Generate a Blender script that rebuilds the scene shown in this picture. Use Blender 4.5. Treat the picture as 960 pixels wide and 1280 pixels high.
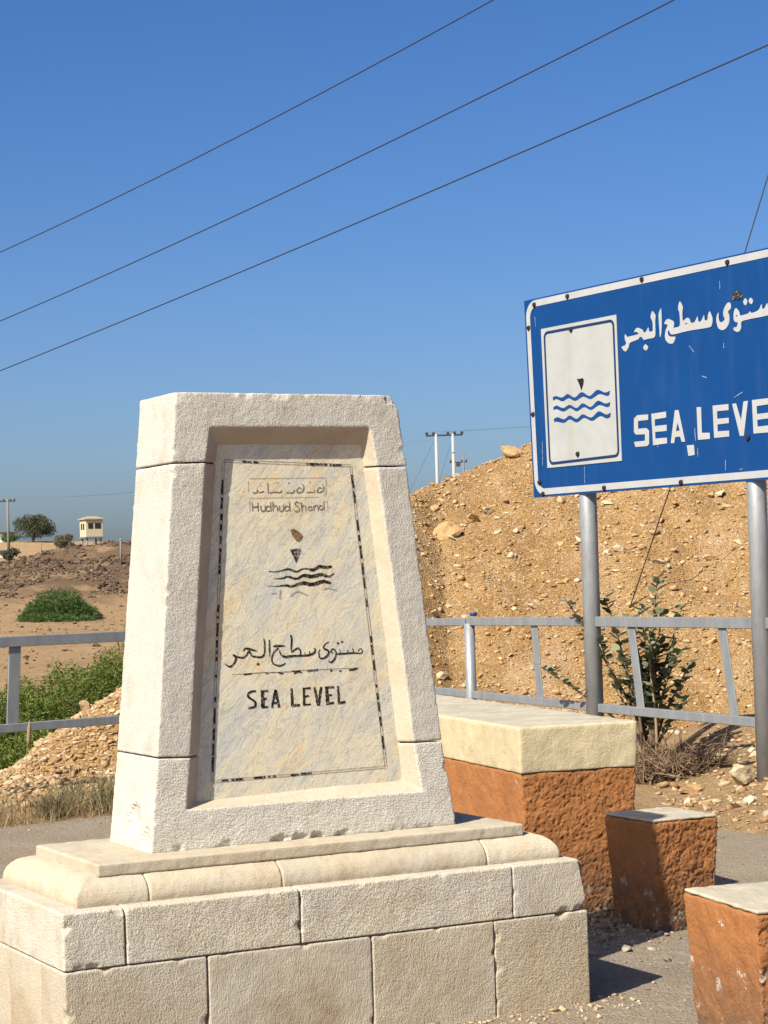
import bpy, bmesh, math, random
import numpy as np
from mathutils import Vector, Matrix, noise

R = math.radians
random.seed(7)
rng = np.random.default_rng(7)
scene = bpy.context.scene
for o in list(bpy.data.objects):
    bpy.data.objects.remove(o)
COL = scene.collection

# ------------------------------------------------------------------ camera, sky, sun, exposure
cam_data = bpy.data.cameras.new('camera')
cam = bpy.data.objects.new('camera', cam_data)
COL.objects.link(cam)
cam_data.sensor_fit = 'HORIZONTAL'
cam_data.sensor_width = 36.0
cam_data.lens = 2590.18 / 960 * 36.0
cam_data.clip_start = 0.1
cam_data.clip_end = 20000
cam.matrix_world = (Matrix.Translation((0, 0, 1.6)) @ Matrix.Rotation(R(90) + math.atan2(79.03, 2590.18), 4, 'X')
                    @ Matrix.Rotation(-0.0307, 4, 'Z'))
scene.camera = cam

SUN_EL, SUN_TO = R(42.5), Vector((-math.cos(R(52.5)), -math.sin(R(52.5)), 0)).normalized()
to_sun = Vector((SUN_TO.x * math.cos(SUN_EL), SUN_TO.y * math.cos(SUN_EL), math.sin(SUN_EL)))
sun_data = bpy.data.lights.new('sun', 'SUN')
sun_data.energy = 5.0
sun_data.angle = R(0.53)
sun_data.color = (1.0, 0.94, 0.81)
sun = bpy.data.objects.new('sun', sun_data)
COL.objects.link(sun)
sun.location = (-20, -20, 30)
sun.rotation_euler = to_sun.to_track_quat('Z', 'Y').to_euler()

world = bpy.data.worlds.new('World')
scene.world = world
world.use_nodes = True
wn = world.node_tree
wn.nodes.clear()
sky = wn.nodes.new('ShaderNodeTexSky')
sky.sky_type = 'NISHITA'
sky.sun_disc = False
sky.sun_elevation = SUN_EL
sky.sun_rotation = math.atan2(SUN_TO.x, SUN_TO.y)
sky.altitude = 0
sky.air_density = 0.7
sky.dust_density = 2.2
sky.ozone_density = 3.0
bg = wn.nodes.new('ShaderNodeBackground')
bg.inputs['Strength'].default_value = 0.076
wo = wn.nodes.new('ShaderNodeOutputWorld')
hs = wn.nodes.new('ShaderNodeHueSaturation')
hs.inputs['Saturation'].default_value = 1.3
hs.inputs['Hue'].default_value = 0.507
wn.links.new(sky.outputs[0], hs.inputs['Color'])
wn.links.new(hs.outputs[0], bg.inputs[0])
wn.links.new(bg.outputs[0], wo.inputs[0])

vs = scene.view_settings
vs.view_transform = 'Standard'
vs.look = 'None'
vs.exposure = 0.9
vs.gamma = 1.0
vs.use_curve_mapping = False
scene.render.engine = 'CYCLES'
scene.cycles.max_bounces = 6

# ------------------------------------------------------------------ material helpers
ALBEDO = 0.76   # all reflectances below are scaled by this
class Mat:
    def __init__(s, name, rough=0.85, spec=0.25):
        s.m = bpy.data.materials.new(name)
        s.m.use_nodes = True
        s.t = s.m.node_tree
        s.b = s.t.nodes['Principled BSDF']
        s.b.inputs['Roughness'].default_value = rough
        s.b.inputs['Specular IOR Level'].default_value = spec
        s.h = None
    def n(s, typ, props=None, **ins):
        nd = s.t.nodes.new('ShaderNode' + typ)
        for k, v in (props or {}).items():
            setattr(nd, k, v)
        for k, v in ins.items():
            key = int(k[1:]) if k[0] == 'i' and k[1:].isdigit() else k.replace('_', ' ')
            s.put(nd.inputs[key], v)
        return nd
    def put(s, sock, v):
        if isinstance(v, bpy.types.NodeSocket):
            s.t.links.new(v, sock)
        else:
            sock.default_value = v
    def coord(s, which='Object'):
        return s.n('TexCoord').outputs[which]
    def map(s, vec, scale=(1, 1, 1), rot=(0, 0, 0), loc=(0, 0, 0)):
        return s.n('Mapping', Vector=vec, Scale=scale, Rotation=rot, Location=loc).outputs[0]
    def noise(s, vec, scale, detail=4, rough=0.6, dist=0.0):
        return s.n('TexNoise', Vector=vec, Scale=scale, Detail=detail, Roughness=rough, Distortion=dist).outputs['Fac']
    def voro(s, vec, scale, feature='F1', out='Distance'):
        return s.n('TexVoronoi', dict(feature=feature), Vector=vec, Scale=scale).outputs[out]
    def ramp(s, fac, stops, interp='LINEAR'):
        nd = s.n('ValToRGB', Fac=fac)
        cr = nd.color_ramp
        cr.interpolation = interp
        while len(cr.elements) < len(stops):
            cr.elements.new(0.5)
        for e, (p, c) in zip(cr.elements, stops):
            e.position = p
            e.color = (c, c, c, 1) if not isinstance(c, tuple) else (*c, 1)
        return nd.outputs[0]
    def mix(s, fac, a, b, mode='MIX'):
        nd = s.n('MixRGB', dict(blend_type=mode))
        s.put(nd.inputs[0], fac)
        for i, v in ((1, a), (2, b)):
            s.put(nd.inputs[i], (*v, 1) if isinstance(v, tuple) and len(v) == 3 else v)
        return nd.outputs[0]
    def math(s, op, a, b=0.0, c=0.0):
        nd = s.n('Math', dict(operation=op))
        s.put(nd.inputs[0], a); s.put(nd.inputs[1], b); s.put(nd.inputs[2], c)
        return nd.outputs[0]
    def color(s, c):
        s.put(s.b.inputs['Base Color'], s.mix(1.0, c, (ALBEDO, ALBEDO, ALBEDO), 'MULTIPLY'))
        return s
    def rough(s, v):
        s.put(s.b.inputs['Roughness'], v)
    def bump(s, height, dist=0.01, strength=1.0):
        nd = s.n('Bump', Height=height, Distance=dist, Strength=strength)
        if s.h is not None:
            s.t.links.new(s.h, nd.inputs['Normal'])
        s.h = nd.outputs[0]
        s.t.links.new(s.h, s.b.inputs['Normal'])
    def random(s):
        return s.n('ObjectInfo').outputs['Random']

def make_stone(name, base, warm, stain, seed, side=0.0):
    m = Mat(name, 0.9, 0.2)
    co = m.coord()
    rnd = m.random()
    off = m.n('VectorMath', dict(operation='ADD'), i0=co)
    cx = m.n('CombineXYZ', X=m.math('MULTIPLY', rnd, 37.0), Y=m.math('MULTIPLY', rnd, 11.0), Z=seed)
    m.t.links.new(cx.outputs[0], off.inputs[1])
    v = off.outputs[0]
    big = m.noise(v, 2.2, 5, 0.6)
    mid = m.noise(v, 9.0, 5, 0.65)
    c = m.mix(m.ramp(big, [(0.38, 0.0), (0.62, 1.0)]), base, warm)
    c = m.mix(m.math('MULTIPLY', m.ramp(mid, [(0.48, 0.0), (0.75, 1.0)]), 0.6), c, stain)
    fine = m.noise(v, 160, 3, 0.7)
    c = m.mix(0.25, c, m.mix(1.0, c, m.ramp(fine, [(0.3, 0.55), (0.7, 1.25)]), 'MULTIPLY'))
    tint = m.ramp(rnd, [(0.0, 0.86), (1.0, 1.08)])
    c = m.mix(1.0, c, tint, 'MULTIPLY')
    return m, co, v, rnd, c

def tool_marks(m, v, rnd, ang0, amp=0.0035, s=1.0):
    """rows of short comb-chisel strokes, each block dressed at its own angle"""
    ang = m.math('MULTIPLY_ADD', rnd, 1.1, ang0)
    rot = m.n('VectorRotate', dict(rotation_type='Y_AXIS'), Vector=v, Angle=ang).outputs[0]
    a = m.noise(m.map(rot, (210 * s, 210 * s, 60 * s)), 1.0, 2, 0.5, 0.3)
    b = m.noise(m.map(rot, (260 * s, 120 * s, 150 * s)), 1.0, 2, 0.6, 0.5)
    pit = m.voro(v, 150)
    h = m.math('ADD', m.math('MULTIPLY', a, 0.9), m.math('MULTIPLY', b, 0.55))
    h = m.math('ADD', h, m.math('MULTIPLY', pit, -0.25))
    m.bump(h, amp * 1.2, m.math('MULTIPLY_ADD', rnd, 0.6, 0.65))

MATS = {}
# dressed limestone of the frame and of the plinth
m, co, v, rnd, c = make_stone('limestone_frame', (0.61, 0.575, 0.505), (0.66, 0.615, 0.525), (0.45, 0.385, 0.30), 3.0)
tool_marks(m, v, rnd, 0.35)
MATS['stele'] = m.color(c).m
m, co, v, rnd, c = make_stone('limestone_plinth', (0.60, 0.56, 0.485), (0.62, 0.55, 0.43), (0.38, 0.295, 0.205), 9.0)
z = m.n('SeparateXYZ', Vector=co).outputs['Z']
dirt = m.math('MULTIPLY', m.ramp(m.noise(v, 3.2, 5, 0.65), [(0.44, 0.0), (0.7, 1.0)]),
              m.ramp(m.math('MULTIPLY_ADD', z, -2.0, 1.0), [(0.2, 0.2), (0.85, 1.0)]))
c = m.mix(m.math('MULTIPLY', dirt, 0.8), c, (0.31, 0.22, 0.125))
low_ = m.math('MULTIPLY', m.ramp(z, [(0.0, 1.0), (0.335, 0.75), (0.345, 0.0)]), m.ramp(rnd, [(0.15, 0.05), (0.85, 0.9)]))
c = m.mix(m.math('MULTIPLY', low_, 0.75), c, (0.45, 0.35, 0.215))
tool_marks(m, v, rnd, -0.2)
MATS['plinth'] = m.color(c).m
m, co, v, rnd, c = make_stone('limestone_moulding', (0.57, 0.50, 0.385), (0.60, 0.505, 0.36), (0.42, 0.32, 0.21), 5.0)
tool_marks(m, v, rnd, 0.9, 0.0018, 1.3)
MATS['moulding'] = m.color(c).m
m = Mat('warm_plaster', 0.9, 0.15)
co = m.coord()
c = m.ramp(m.noise(co, 8, 6, 0.65), [(0.3, (0.48, 0.385, 0.285)), (0.5, (0.54, 0.445, 0.335)), (0.75, (0.58, 0.50, 0.395))])
m.bump(m.noise(co, 120, 4, 0.7), 0.0025, 0.8)
MATS['splay'] = m.color(c).m
m = Mat('joint_mortar', 0.95, 0.1)
c = m.ramp(m.noise(m.coord(), 40, 4), [(0.3, (0.22, 0.14, 0.085)), (0.7, (0.38, 0.26, 0.16))])
m.bump(m.noise(m.coord(), 90, 3), 0.004)
MATS['mortar'] = m.color(c).m

# marble of the plaque: veins running up to the right
m = Mat('veined_marble', 0.45, 0.4)
co = m.coord()
rv = m.n('VectorRotate', dict(rotation_type='Y_AXIS'), Vector=co, Angle=0.85).outputs[0]
st = m.map(rv, (1.5, 4.0, 4.2))
st2 = m.map(rv, (2.6, 6.0, 14.0))
ca = m.noise(st, 1.6, 8, 0.68, 1.2)
cb = m.noise(m.map(st, loc=(7, 3, 1)), 2.2, 8, 0.7, 1.5)
cc = m.noise(st2, 1.8, 8, 0.72, 1.0)
c = m.ramp(ca, [(0.30, (0.57, 0.57, 0.51)), (0.45, (0.75, 0.69, 0.53)), (0.56, (0.77, 0.68, 0.48)), (0.70, (0.76, 0.54, 0.28))])
c = m.mix(m.math('MULTIPLY', m.ramp(cb, [(0.47, 0.0), (0.66, 1.0)]), 0.75), c, (0.50, 0.53, 0.54))
c = m.mix(m.math('MULTIPLY', m.ramp(cc, [(0.50, 0.0), (0.74, 1.0)]), 0.5), c, (0.76, 0.57, 0.34))
vein = m.noise(m.map(rv, (2.2, 4, 8.0), loc=(2, 5, 9)), 2.0, 10, 0.65, 1.8)
line = m.ramp(m.math('ABSOLUTE', m.math('SUBTRACT', vein, 0.5)), [(0.0, 1.0), (0.022, 0.0)])
c = m.mix(m.math('MULTIPLY', line, 0.5), c, (0.20, 0.21, 0.20))
vein2 = m.noise(m.map(rv, (3.0, 4, 15.0), loc=(5, 1, 2)), 3.0, 10, 0.7, 1.2)
line2 = m.ramp(m.math('ABSOLUTE', m.math('SUBTRACT', vein2, 0.5)), [(0.0, 1.0), (0.03, 0.0)])
c = m.mix(m.math('MULTIPLY', line2, 0.22), c, (0.33, 0.29, 0.22))
sp = m.noise(co, 210, 3, 0.7)
c = m.mix(1.0, c, m.ramp(sp, [(0.25, 0.88), (0.7, 1.08)]), 'MULTIPLY')
m.bump(m.noise(co, 140, 4, 0.7), 0.002, 0.7)
MATS['marble'] = m.color(c).m

def worn_paint(name, col, under, lo, hi, scale=70):
    m = Mat(name, 0.7, 0.2)
    co = m.coord()
    w = m.ramp(m.noise(co, scale, 5, 0.7), [(lo, 0.0), (hi, 1.0)])
    return m.color(m.mix(w, col, under)).m
MATS['ink'] = worn_paint('worn_black_paint', (0.012, 0.010, 0.009), (0.30, 0.25, 0.18), 0.52, 0.68, 90)
MATS['ink_worn'] = worn_paint('flaked_black_paint', (0.012, 0.010, 0.009), (0.36, 0.32, 0.25), 0.46, 0.56, 60)
MATS['ink_thin'] = worn_paint('engraved_grey_line', (0.13, 0.10, 0.075), (0.33, 0.28, 0.21), 0.42, 0.6, 80)
MATS['ink_faint'] = worn_paint('faded_grey_paint', (0.27, 0.26, 0.24), (0.48, 0.45, 0.38), 0.40, 0.6, 60)
MATS['rust_spot'] = worn_paint('rusty_stain', (0.13, 0.06, 0.025), (0.36, 0.22, 0.10), 0.42, 0.62, 120)

# painted concrete of the table and stools
def painted_concrete(name, paint, under, chip, lo, hi, bump=0.010, dirt_top=0.40):
    m = Mat(name, 0.8, 0.3)
    co = m.coord()
    v = m.n('VectorMath', dict(operation='ADD'), i0=co)
    cx = m.n('CombineXYZ', X=m.math('MULTIPLY', m.random(), 31.0))
    m.t.links.new(cx.outputs[0], v.inputs[1])
    v = v.outputs[0]
    tone = m.ramp(m.noise(v, 6, 5, 0.65), [(0.3, tuple(x * 0.78 for x in paint)), (0.7, tuple(min(1, x * 1.12) for x in paint))])
    z = m.n('SeparateXYZ', Vector=co).outputs['Z']
    low = m.ramp(m.math('DIVIDE', z, dirt_top), [(0.0, 1.0), (1.0, 0.0)])
    patches = m.math('ADD', m.noise(v, 7, 8, 0.75), m.math('MULTIPLY', low, 0.13))
    k = m.ramp(patches, [(lo, 0.0), (hi, 1.0)])
    c = m.mix(k, tone, chip)
    grime = m.math('MULTIPLY', low, m.ramp(m.noise(v, 16, 6, 0.7), [(0.28, 0.0), (0.55, 1.0)]))
    c = m.mix(m.math('MULTIPLY', grime, 0.92), c, under)
    fleck = m.ramp(m.voro(m.map(v, (1, 1, 0.6)), 60), [(0.05, 1.0), (0.14, 0.0)])
    gate = m.ramp(m.noise(v, 11, 3), [(0.56, 0.0), (0.64, 1.0)])
    c = m.mix(m.math('MULTIPLY', fleck, gate), c, chip)
    m.bump(m.noise(v, 85, 5, 0.75), bump, 1.0)
    m.bump(m.noise(v, 190, 3, 0.6), bump * 0.4, 0.8)
    return m.color(c).m
MATS['brown'] = painted_concrete('brown_painted_concrete', (0.48, 0.195, 0.062), (0.085, 0.062, 0.045), (0.60, 0.55, 0.46), 0.66, 0.68)
MATS['brown_scuffed'] = painted_concrete('scuffed_brown_painted_concrete', (0.48, 0.195, 0.062), (0.14, 0.10, 0.07), (0.72, 0.67, 0.58), 0.635, 0.65)
MATS['cream'] = painted_concrete('cream_painted_concrete', (0.66, 0.55, 0.34), (0.35, 0.27, 0.16), (0.42, 0.36, 0.26), 0.66, 0.78, 0.005, 0.0001)
MATS['seat_top'] = painted_concrete('worn_pale_concrete', (0.56, 0.50, 0.38), (0.30, 0.26, 0.2), (0.40, 0.37, 0.31), 0.5, 0.7, 0.005, 0.0001)

# sign
m = Mat('blue_sign_paint', 0.5, 0.25)
co = m.coord()
c = m.ramp(m.noise(co, 3, 4), [(0.3, (0.0005, 0.044, 0.175)), (0.7, (0.001, 0.052, 0.205))])
spk = m.ramp(m.voro(m.map(co, (1, 1, 0.45)), 26), [(0.010, 1.0), (0.026, 0.0)])
spk = m.math('MULTIPLY', spk, m.ramp(m.noise(co, 4), [(0.5, 0.0), (0.6, 1.0)]))
c = m.mix(spk, c, (0.35, 0.45, 0.6))
dust = m.ramp(m.noise(m.map(co, (5, 5, 0.8)), 1.6, 6), [(0.5, 0.0), (0.85, 1.0)])
c = m.mix(m.math('MULTIPLY', dust, 0.05), c, (0.3, 0.33, 0.38))
m.bump(m.noise(co, 5, 3), 0.004, 0.3)
MATS['blue'] = m.color(c).m
m = Mat('white_sign_sheeting', 0.5, 0.4)
co = m.coord()
c = m.ramp(m.noise(co, 5, 5), [(0.3, (0.38, 0.39, 0.395)), (0.7, (0.45, 0.46, 0.465))])
crk = m.ramp(m.voro(co, 34, 'DISTANCE_TO_EDGE'), [(0.0, 1.0), (0.03, 0.0)])
c = m.mix(m.math('MULTIPLY', crk, 0.10), c, (0.35, 0.33, 0.3))
MATS['white'] = m.color(c).m
m = Mat('streaked_white_sheeting', 0.5, 0.4)
co = m.coord()
c = m.ramp(m.noise(co, 5, 5), [(0.3, (0.37, 0.38, 0.375)), (0.7, (0.43, 0.44, 0.43))])
crk = m.ramp(m.voro(co, 30, 'DISTANCE_TO_EDGE'), [(0.0, 1.0), (0.03, 0.0)])
c = m.mix(m.math('MULTIPLY', crk, 0.14), c, (0.36, 0.34, 0.3))
sx_ = m.n('SeparateXYZ', Vector=co)
streak = m.ramp(m.math('ABSOLUTE', m.math('SUBTRACT', sx_.outputs['X'], 0.545)), [(0.0, 1.0), (0.075, 0.0)])
streak = m.math('MULTIPLY', streak, m.ramp(m.noise(m.map(co, (30, 30, 1.2)), 1.0, 4), [(0.3, 0.2), (0.7, 1.0)]))
c = m.mix(m.math('MULTIPLY', streak, 0.42), c, (0.36, 0.31, 0.2))
MATS['white_streak'] = m.color(c).m
MATS['scuff'] = Mat('pale_scuff', 0.6).color((0.25, 0.34, 0.5)).m
MATS['black'] = Mat('black_paint', 0.6).color((0.012, 0.011, 0.012)).m
MATS['dark_blue'] = Mat('dark_blue_line', 0.45, 0.4).color((0.006, 0.028, 0.10)).m
MATS['bolt'] = Mat('dark_bolt', 0.6).color((0.025, 0.018, 0.015)).m
m = Mat('scuffed_metal', 0.4, 0.5)
c = m.ramp(m.noise(m.coord(), 45, 4), [(0.4, (0.03, 0.025, 0.02)), (0.6, (0.40, 0.38, 0.36))], 'CONSTANT')
MATS['dent'] = m.color(c).m

def steel(name, c0, c1, metal=0.55):
    m = Mat(name, 0.45, 0.5)
    co = m.coord('Generated')
    wc = m.n('NewGeometry').outputs['Position']
    c = m.ramp(m.noise(m.map(wc, (9, 9, 2.5)), 1.5, 6, 0.65), [(0.3, c0), (0.7, c1)])
    sc_ = m.ramp(m.noise(m.map(wc, (70, 70, 9)), 1.0, 5, 0.7), [(0.62, 0.0), (0.72, 1.0)])
    c = m.mix(m.math('MULTIPLY', sc_, 0.6), c, (0.10, 0.09, 0.08))
    m.b.inputs['Metallic'].default_value = metal
    m.bump(m.noise(wc, 60, 3), 0.002, 0.4)
    m.rough(m.ramp(m.noise(wc, 14, 4), [(0.3, 0.38), (0.7, 0.6)]))
    return m.color(c).m
MATS['galv'] = steel('galvanised_pipe', (0.27, 0.285, 0.30), (0.38, 0.395, 0.41), 0.35)
MATS['rail'] = steel('grey_painted_rail', (0.20, 0.215, 0.23), (0.28, 0.295, 0.31), 0.2)

# earth and rock
def earth(name, stops, s1=3.0, s2=30.0, bump=0.05, rough=0.95):
    m = Mat(name, rough, 0.15)
    p = m.n('NewGeometry').outputs['Position']
    a = m.noise(p, s1, 8, 0.7)
    b = m.noise(p, s2, 4, 0.7)
    f = m.math('ADD', m.math('MULTIPLY', a, 0.55), m.math('MULTIPLY', b, 0.45))
    c = m.ramp(f, stops)
    return m, p, a, b, c
m, p, a, b, c = earth('rubble_soil', [(0.34, (0.30, 0.16, 0.06)), (0.48, (0.46, 0.27, 0.11)), (0.60, (0.56, 0.36, 0.165)), (0.72, (0.64, 0.48, 0.29))], 1.1, 26)
dn = m.map(p, (1.6, 0.35, 0.35), rot=(0, 0, 0.25))
streak_ = m.noise(dn, 1.1, 5, 0.6, 0.8)
c = m.mix(m.math('MULTIPLY', m.ramp(streak_, [(0.50, 0.0), (0.68, 1.0)]), 0.55), c, (0.60, 0.42, 0.27))
c = m.mix(m.math('MULTIPLY', m.ramp(m.noise(m.map(dn, loc=(4, 8, 2)), 1.3, 5, 0.6, 0.8), [(0.52, 0.0), (0.66, 1.0)]), 0.5), c, (0.34, 0.185, 0.07))
peb = m.voro(p, 42)
c = m.mix(m.ramp(m.voro(p, 33, out='Color'), [(0.72, 0.0), (0.82, 0.75)]), c, (0.60, 0.47, 0.30))
m.bump(m.math('MULTIPLY', peb, -1.0), 0.03, 1.0)
m.bump(m.noise(p, 9, 6, 0.7), 0.07, 0.9)
m.bump(m.voro(p, 110), 0.008, 0.8)
MATS['hill'] = m.color(c).m
m, p, a, b, c = earth('desert_sand', [(0.32, (0.33, 0.205, 0.10)), (0.5, (0.45, 0.295, 0.152)), (0.68, (0.53, 0.37, 0.205))], 0.35, 5.0)
dk = m.ramp(m.noise(p, 1.4, 6, 0.75), [(0.56, 0.0), (0.64, 1.0)])
c = m.mix(m.math('MULTIPLY', dk, 0.35), c, (0.26, 0.16, 0.10))
py_ = m.n('SeparateXYZ', Vector=p).outputs['Y']
bm_ = m.math('MULTIPLY', m.ramp(m.math('DIVIDE', m.math('SUBTRACT', py_, 84.0), 50.0), [(0.0, 0.0), (0.22, 1.0), (0.85, 1.0), (1.0, 0.0)]), m.ramp(m.noise(p, 0.5, 6, 0.7), [(0.34, 0.25), (0.50, 1.0)]))
c = m.mix(m.math('MULTIPLY', bm_, 0.92), c, (0.145, 0.095, 0.062))
m.bump(m.noise(p, 3.0, 7, 0.75), 0.25, 0.8)
m.bump(m.noise(p, 22, 4, 0.7), 0.04, 0.8)
MATS['ground'] = m.color(c).m
m, p, a, b, c = earth('worn_pavement', [(0.3, (0.19, 0.15, 0.105)), (0.5, (0.29, 0.24, 0.178)), (0.7, (0.39, 0.325, 0.245))], 1.3, 60)
dirt = m.ramp(m.noise(p, 0.9, 6, 0.7), [(0.45, 0.0), (0.62, 1.0)])
c = m.mix(m.math('MULTIPLY', dirt, 0.6), c, (0.29, 0.20, 0.125))
grit = m.voro(p, 90)
c = m.mix(m.ramp(m.voro(p, 90, out='Color'), [(0.7, 0.0), (0.85, 0.5)]), c, (0.42, 0.37, 0.29))
m.bump(m.math('MULTIPLY', grit, -1.0), 0.008, 0.8)
m.bump(m.noise(p, 14, 6, 0.7), 0.03, 0.8)
MATS['pave'] = m.color(c).m
def rock_mat(name, c0, c1, c2):
    m = Mat(name, 0.95, 0.12)
    p = m.n('NewGeometry').outputs['Position']
    isl = m.n('NewGeometry').outputs['Random Per Island']
    c = m.ramp(isl, [(0.0, c0), (0.55, c1), (1.0, c2)])
    c = m.mix(1.0, c, m.ramp(m.noise(p, 18, 6, 0.7), [(0.3, 0.72), (0.7, 1.18)]), 'MULTIPLY')
    m.bump(m.noise(p, 26, 6, 0.75), 0.02, 0.8)
    return m.color(c).m
MATS['rock'] = rock_mat('ochre_rock', (0.38, 0.22, 0.09), (0.53, 0.335, 0.15), (0.64, 0.49, 0.30))
MATS['rock_tan'] = rock_mat('tan_rock', (0.36, 0.21, 0.095), (0.48, 0.32, 0.17), (0.60, 0.47, 0.30))
MATS['rock_pale'] = rock_mat('pale_rock', (0.52, 0.37, 0.21), (0.60, 0.46, 0.29), (0.66, 0.57, 0.43))
MATS['rock_orange'] = rock_mat('orange_rock', (0.50, 0.29, 0.12), (0.54, 0.34, 0.16), (0.58, 0.40, 0.21))
MATS['rock_dark'] = rock_mat('dark_rock', (0.05, 0.036, 0.03), (0.11, 0.075, 0.055), (0.26, 0.18, 0.115))
MATS['grit'] = rock_mat('pavement_grit', (0.24, 0.18, 0.12), (0.38, 0.30, 0.21), (0.52, 0.44, 0.34))

def leaf_mat(name, stops, trans=0.25, rough=0.6):
    m = Mat(name, rough, 0.3)
    isl = m.n('NewGeometry').outputs['Random Per Island']
    c = m.ramp(isl, stops)
    m.color(c)
    tr = m.n('BsdfTranslucent', Color=m.mix(1.0, c, (ALBEDO, ALBEDO, ALBEDO), 'MULTIPLY'))
    mx = m.n('MixShader', Fac=trans)
    m.t.links.new(m.b.outputs[0], mx.inputs[1])
    m.t.links.new(tr.outputs[0], mx.inputs[2])
    m.t.links.new(mx.outputs[0], m.t.nodes['Material Output'].inputs['Surface'])
    return m.m
MATS['leaf_green'] = leaf_mat('feathery_green_leaf', [(0.0, (0.065, 0.11, 0.016)), (0.6, (0.125, 0.175, 0.024)), (1.0, (0.22, 0.245, 0.045))])
MATS['leaf_deep'] = leaf_mat('deep_green_leaf', [(0.0, (0.05, 0.10, 0.02)), (0.7, (0.08, 0.145, 0.03)), (1.0, (0.15, 0.19, 0.055))])
MATS['leaf_grey'] = leaf_mat('waxy_grey_green_leaf', [(0.0, (0.075, 0.10, 0.05)), (0.6, (0.17, 0.21, 0.115)), (1.0, (0.32, 0.34, 0.18))], 0.2)
MATS['leaf_olive'] = leaf_mat('olive_leaf', [(0.0, (0.05, 0.06, 0.03)), (0.7, (0.09, 0.10, 0.05)), (1.0, (0.14, 0.14, 0.075))])
MATS['leaf_scrub'] = leaf_mat('brownish_scrub_leaf', [(0.0, (0.10, 0.085, 0.045)), (0.7, (0.16, 0.13, 0.065)), (1.0, (0.22, 0.17, 0.09))])
MATS['straw'] = leaf_mat('dry_straw', [(0.0, (0.20, 0.145, 0.07)), (0.6, (0.42, 0.31, 0.155)), (1.0, (0.58, 0.46, 0.25))], 0.3, 0.8)
MATS['straw_green'] = leaf_mat('half_dry_grass', [(0.0, (0.10, 0.10, 0.045)), (1.0, (0.26, 0.23, 0.11))], 0.3, 0.8)
MATS['twig'] = leaf_mat('dry_twig', [(0.0, (0.12, 0.075, 0.045)), (0.6, (0.22, 0.145, 0.085)), (1.0, (0.38, 0.27, 0.16))], 0.0, 0.9)
MATS['bark'] = Mat('bark', 0.9).color((0.16, 0.12, 0.08)).m
MATS['wire'] = Mat('power_line', 0.6).color((0.03, 0.03, 0.035)).m
MATS['pole'] = Mat('weathered_pole', 0.8).color((0.42, 0.41, 0.39)).m
MATS['pole_dark'] = Mat('dark_pole', 0.8).color((0.20, 0.185, 0.17)).m
MATS['crossarm'] = Mat('dark_crossarm', 0.7).color((0.045, 0.045, 0.05)).m
MATS['cabin'] = Mat('cream_cabin_wall', 0.8).color((0.56, 0.50, 0.36)).m
MATS['cabin_roof'] = Mat('cabin_roof', 0.8).color((0.36, 0.31, 0.22)).m
MATS['window_dark'] = Mat('dark_window', 0.25, 0.5).color((0.02, 0.022, 0.026)).m
MATS['plaster'] = Mat('white_plaster', 0.8).color((0.72, 0.71, 0.68)).m

# ------------------------------------------------------------------ object helpers
def obj(name, me, mat=None, parent=None, label=None, category=None, group=None, kind=None):
    o = bpy.data.objects.new(name, me)
    COL.objects.link(o)
    if mat is not None:
        me.materials.append(MATS[mat] if isinstance(mat, str) else mat)
    if parent is not None:
        o.parent = parent
    return tag(o, label, category, group, kind)

def tag(o, label=None, category=None, group=None, kind=None):
    for k, v in (('label', label), ('category', category), ('group', group), ('kind', kind)):
        if v:
            o[k] = v
    return o

def empty(name, loc, rz=0.0, label=None, category=None, group=None):
    o = bpy.data.objects.new(name, None)
    COL.objects.link(o)
    o.empty_display_size = 0.2
    o.location = loc
    o.rotation_euler = (0, 0, rz)
    return tag(o, label, category, group)

def pymesh(name, verts, faces, smooth=False):
    me = bpy.data.meshes.new(name)
    me.from_pydata([tuple(v) for v in verts], [], faces)
    if smooth:
        me.polygons.foreach_set('use_smooth', [True] * len(me.polygons))
    me.update()
    return me

def npmesh(name, V, F, smooth=False):
    """V (n,3), F (m,k) arrays"""
    me = bpy.data.meshes.new(name)
    k = F.shape[1]
    me.vertices.add(len(V)); me.vertices.foreach_set('co', np.ascontiguousarray(V, np.float32).ravel())
    me.loops.add(F.size); me.loops.foreach_set('vertex_index', np.ascontiguousarray(F, np.int32).ravel())
    me.polygons.add(len(F)); me.polygons.foreach_set('loop_start', np.arange(0, F.size, k, dtype=np.int32))
    if smooth:
        me.polygons.foreach_set('use_smooth', np.ones(len(F), bool))
    me.update(calc_edges=True)
    return me

def recalc(me):
    bm = bmesh.new(); bm.from_mesh(me)
    bmesh.ops.recalc_face_normals(bm, faces=bm.faces)
    bm.to_mesh(me); bm.free()
    return me

def loft(name, rings):
    """closed solid through rings of equal vertex count"""
    n = len(rings[0]); V = [p for r in rings for p in r]; F = []
    for k in range(len(rings) - 1):
        for i in range(n):
            j = (i + 1) % n
            F.append((k * n + i, k * n + j, (k + 1) * n + j, (k + 1) * n + i))
    F.append(tuple(range(n - 1, -1, -1)))
    F.append(tuple((len(rings) - 1) * n + i for i in range(n)))
    return recalc(pymesh(name, V, F))

def box_mesh(name, x0, x1, y0, y1, z0, z1, bevel=0.0, seg=2):
    bm = bmesh.new()
    bmesh.ops.create_cube(bm, size=1.0)
    for v in bm.verts:
        v.co = Vector(((x0 + x1) / 2 + v.co.x * (x1 - x0), (y0 + y1) / 2 + v.co.y * (y1 - y0), (z0 + z1) / 2 + v.co.z * (z1 - z0)))
    if bevel:
        bmesh.ops.bevel(bm, geom=bm.edges[:], offset=bevel, segments=seg, affect='EDGES', profile=0.5)
    me = bpy.data.meshes.new(name); bm.to_mesh(me); bm.free()
    return me

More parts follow.
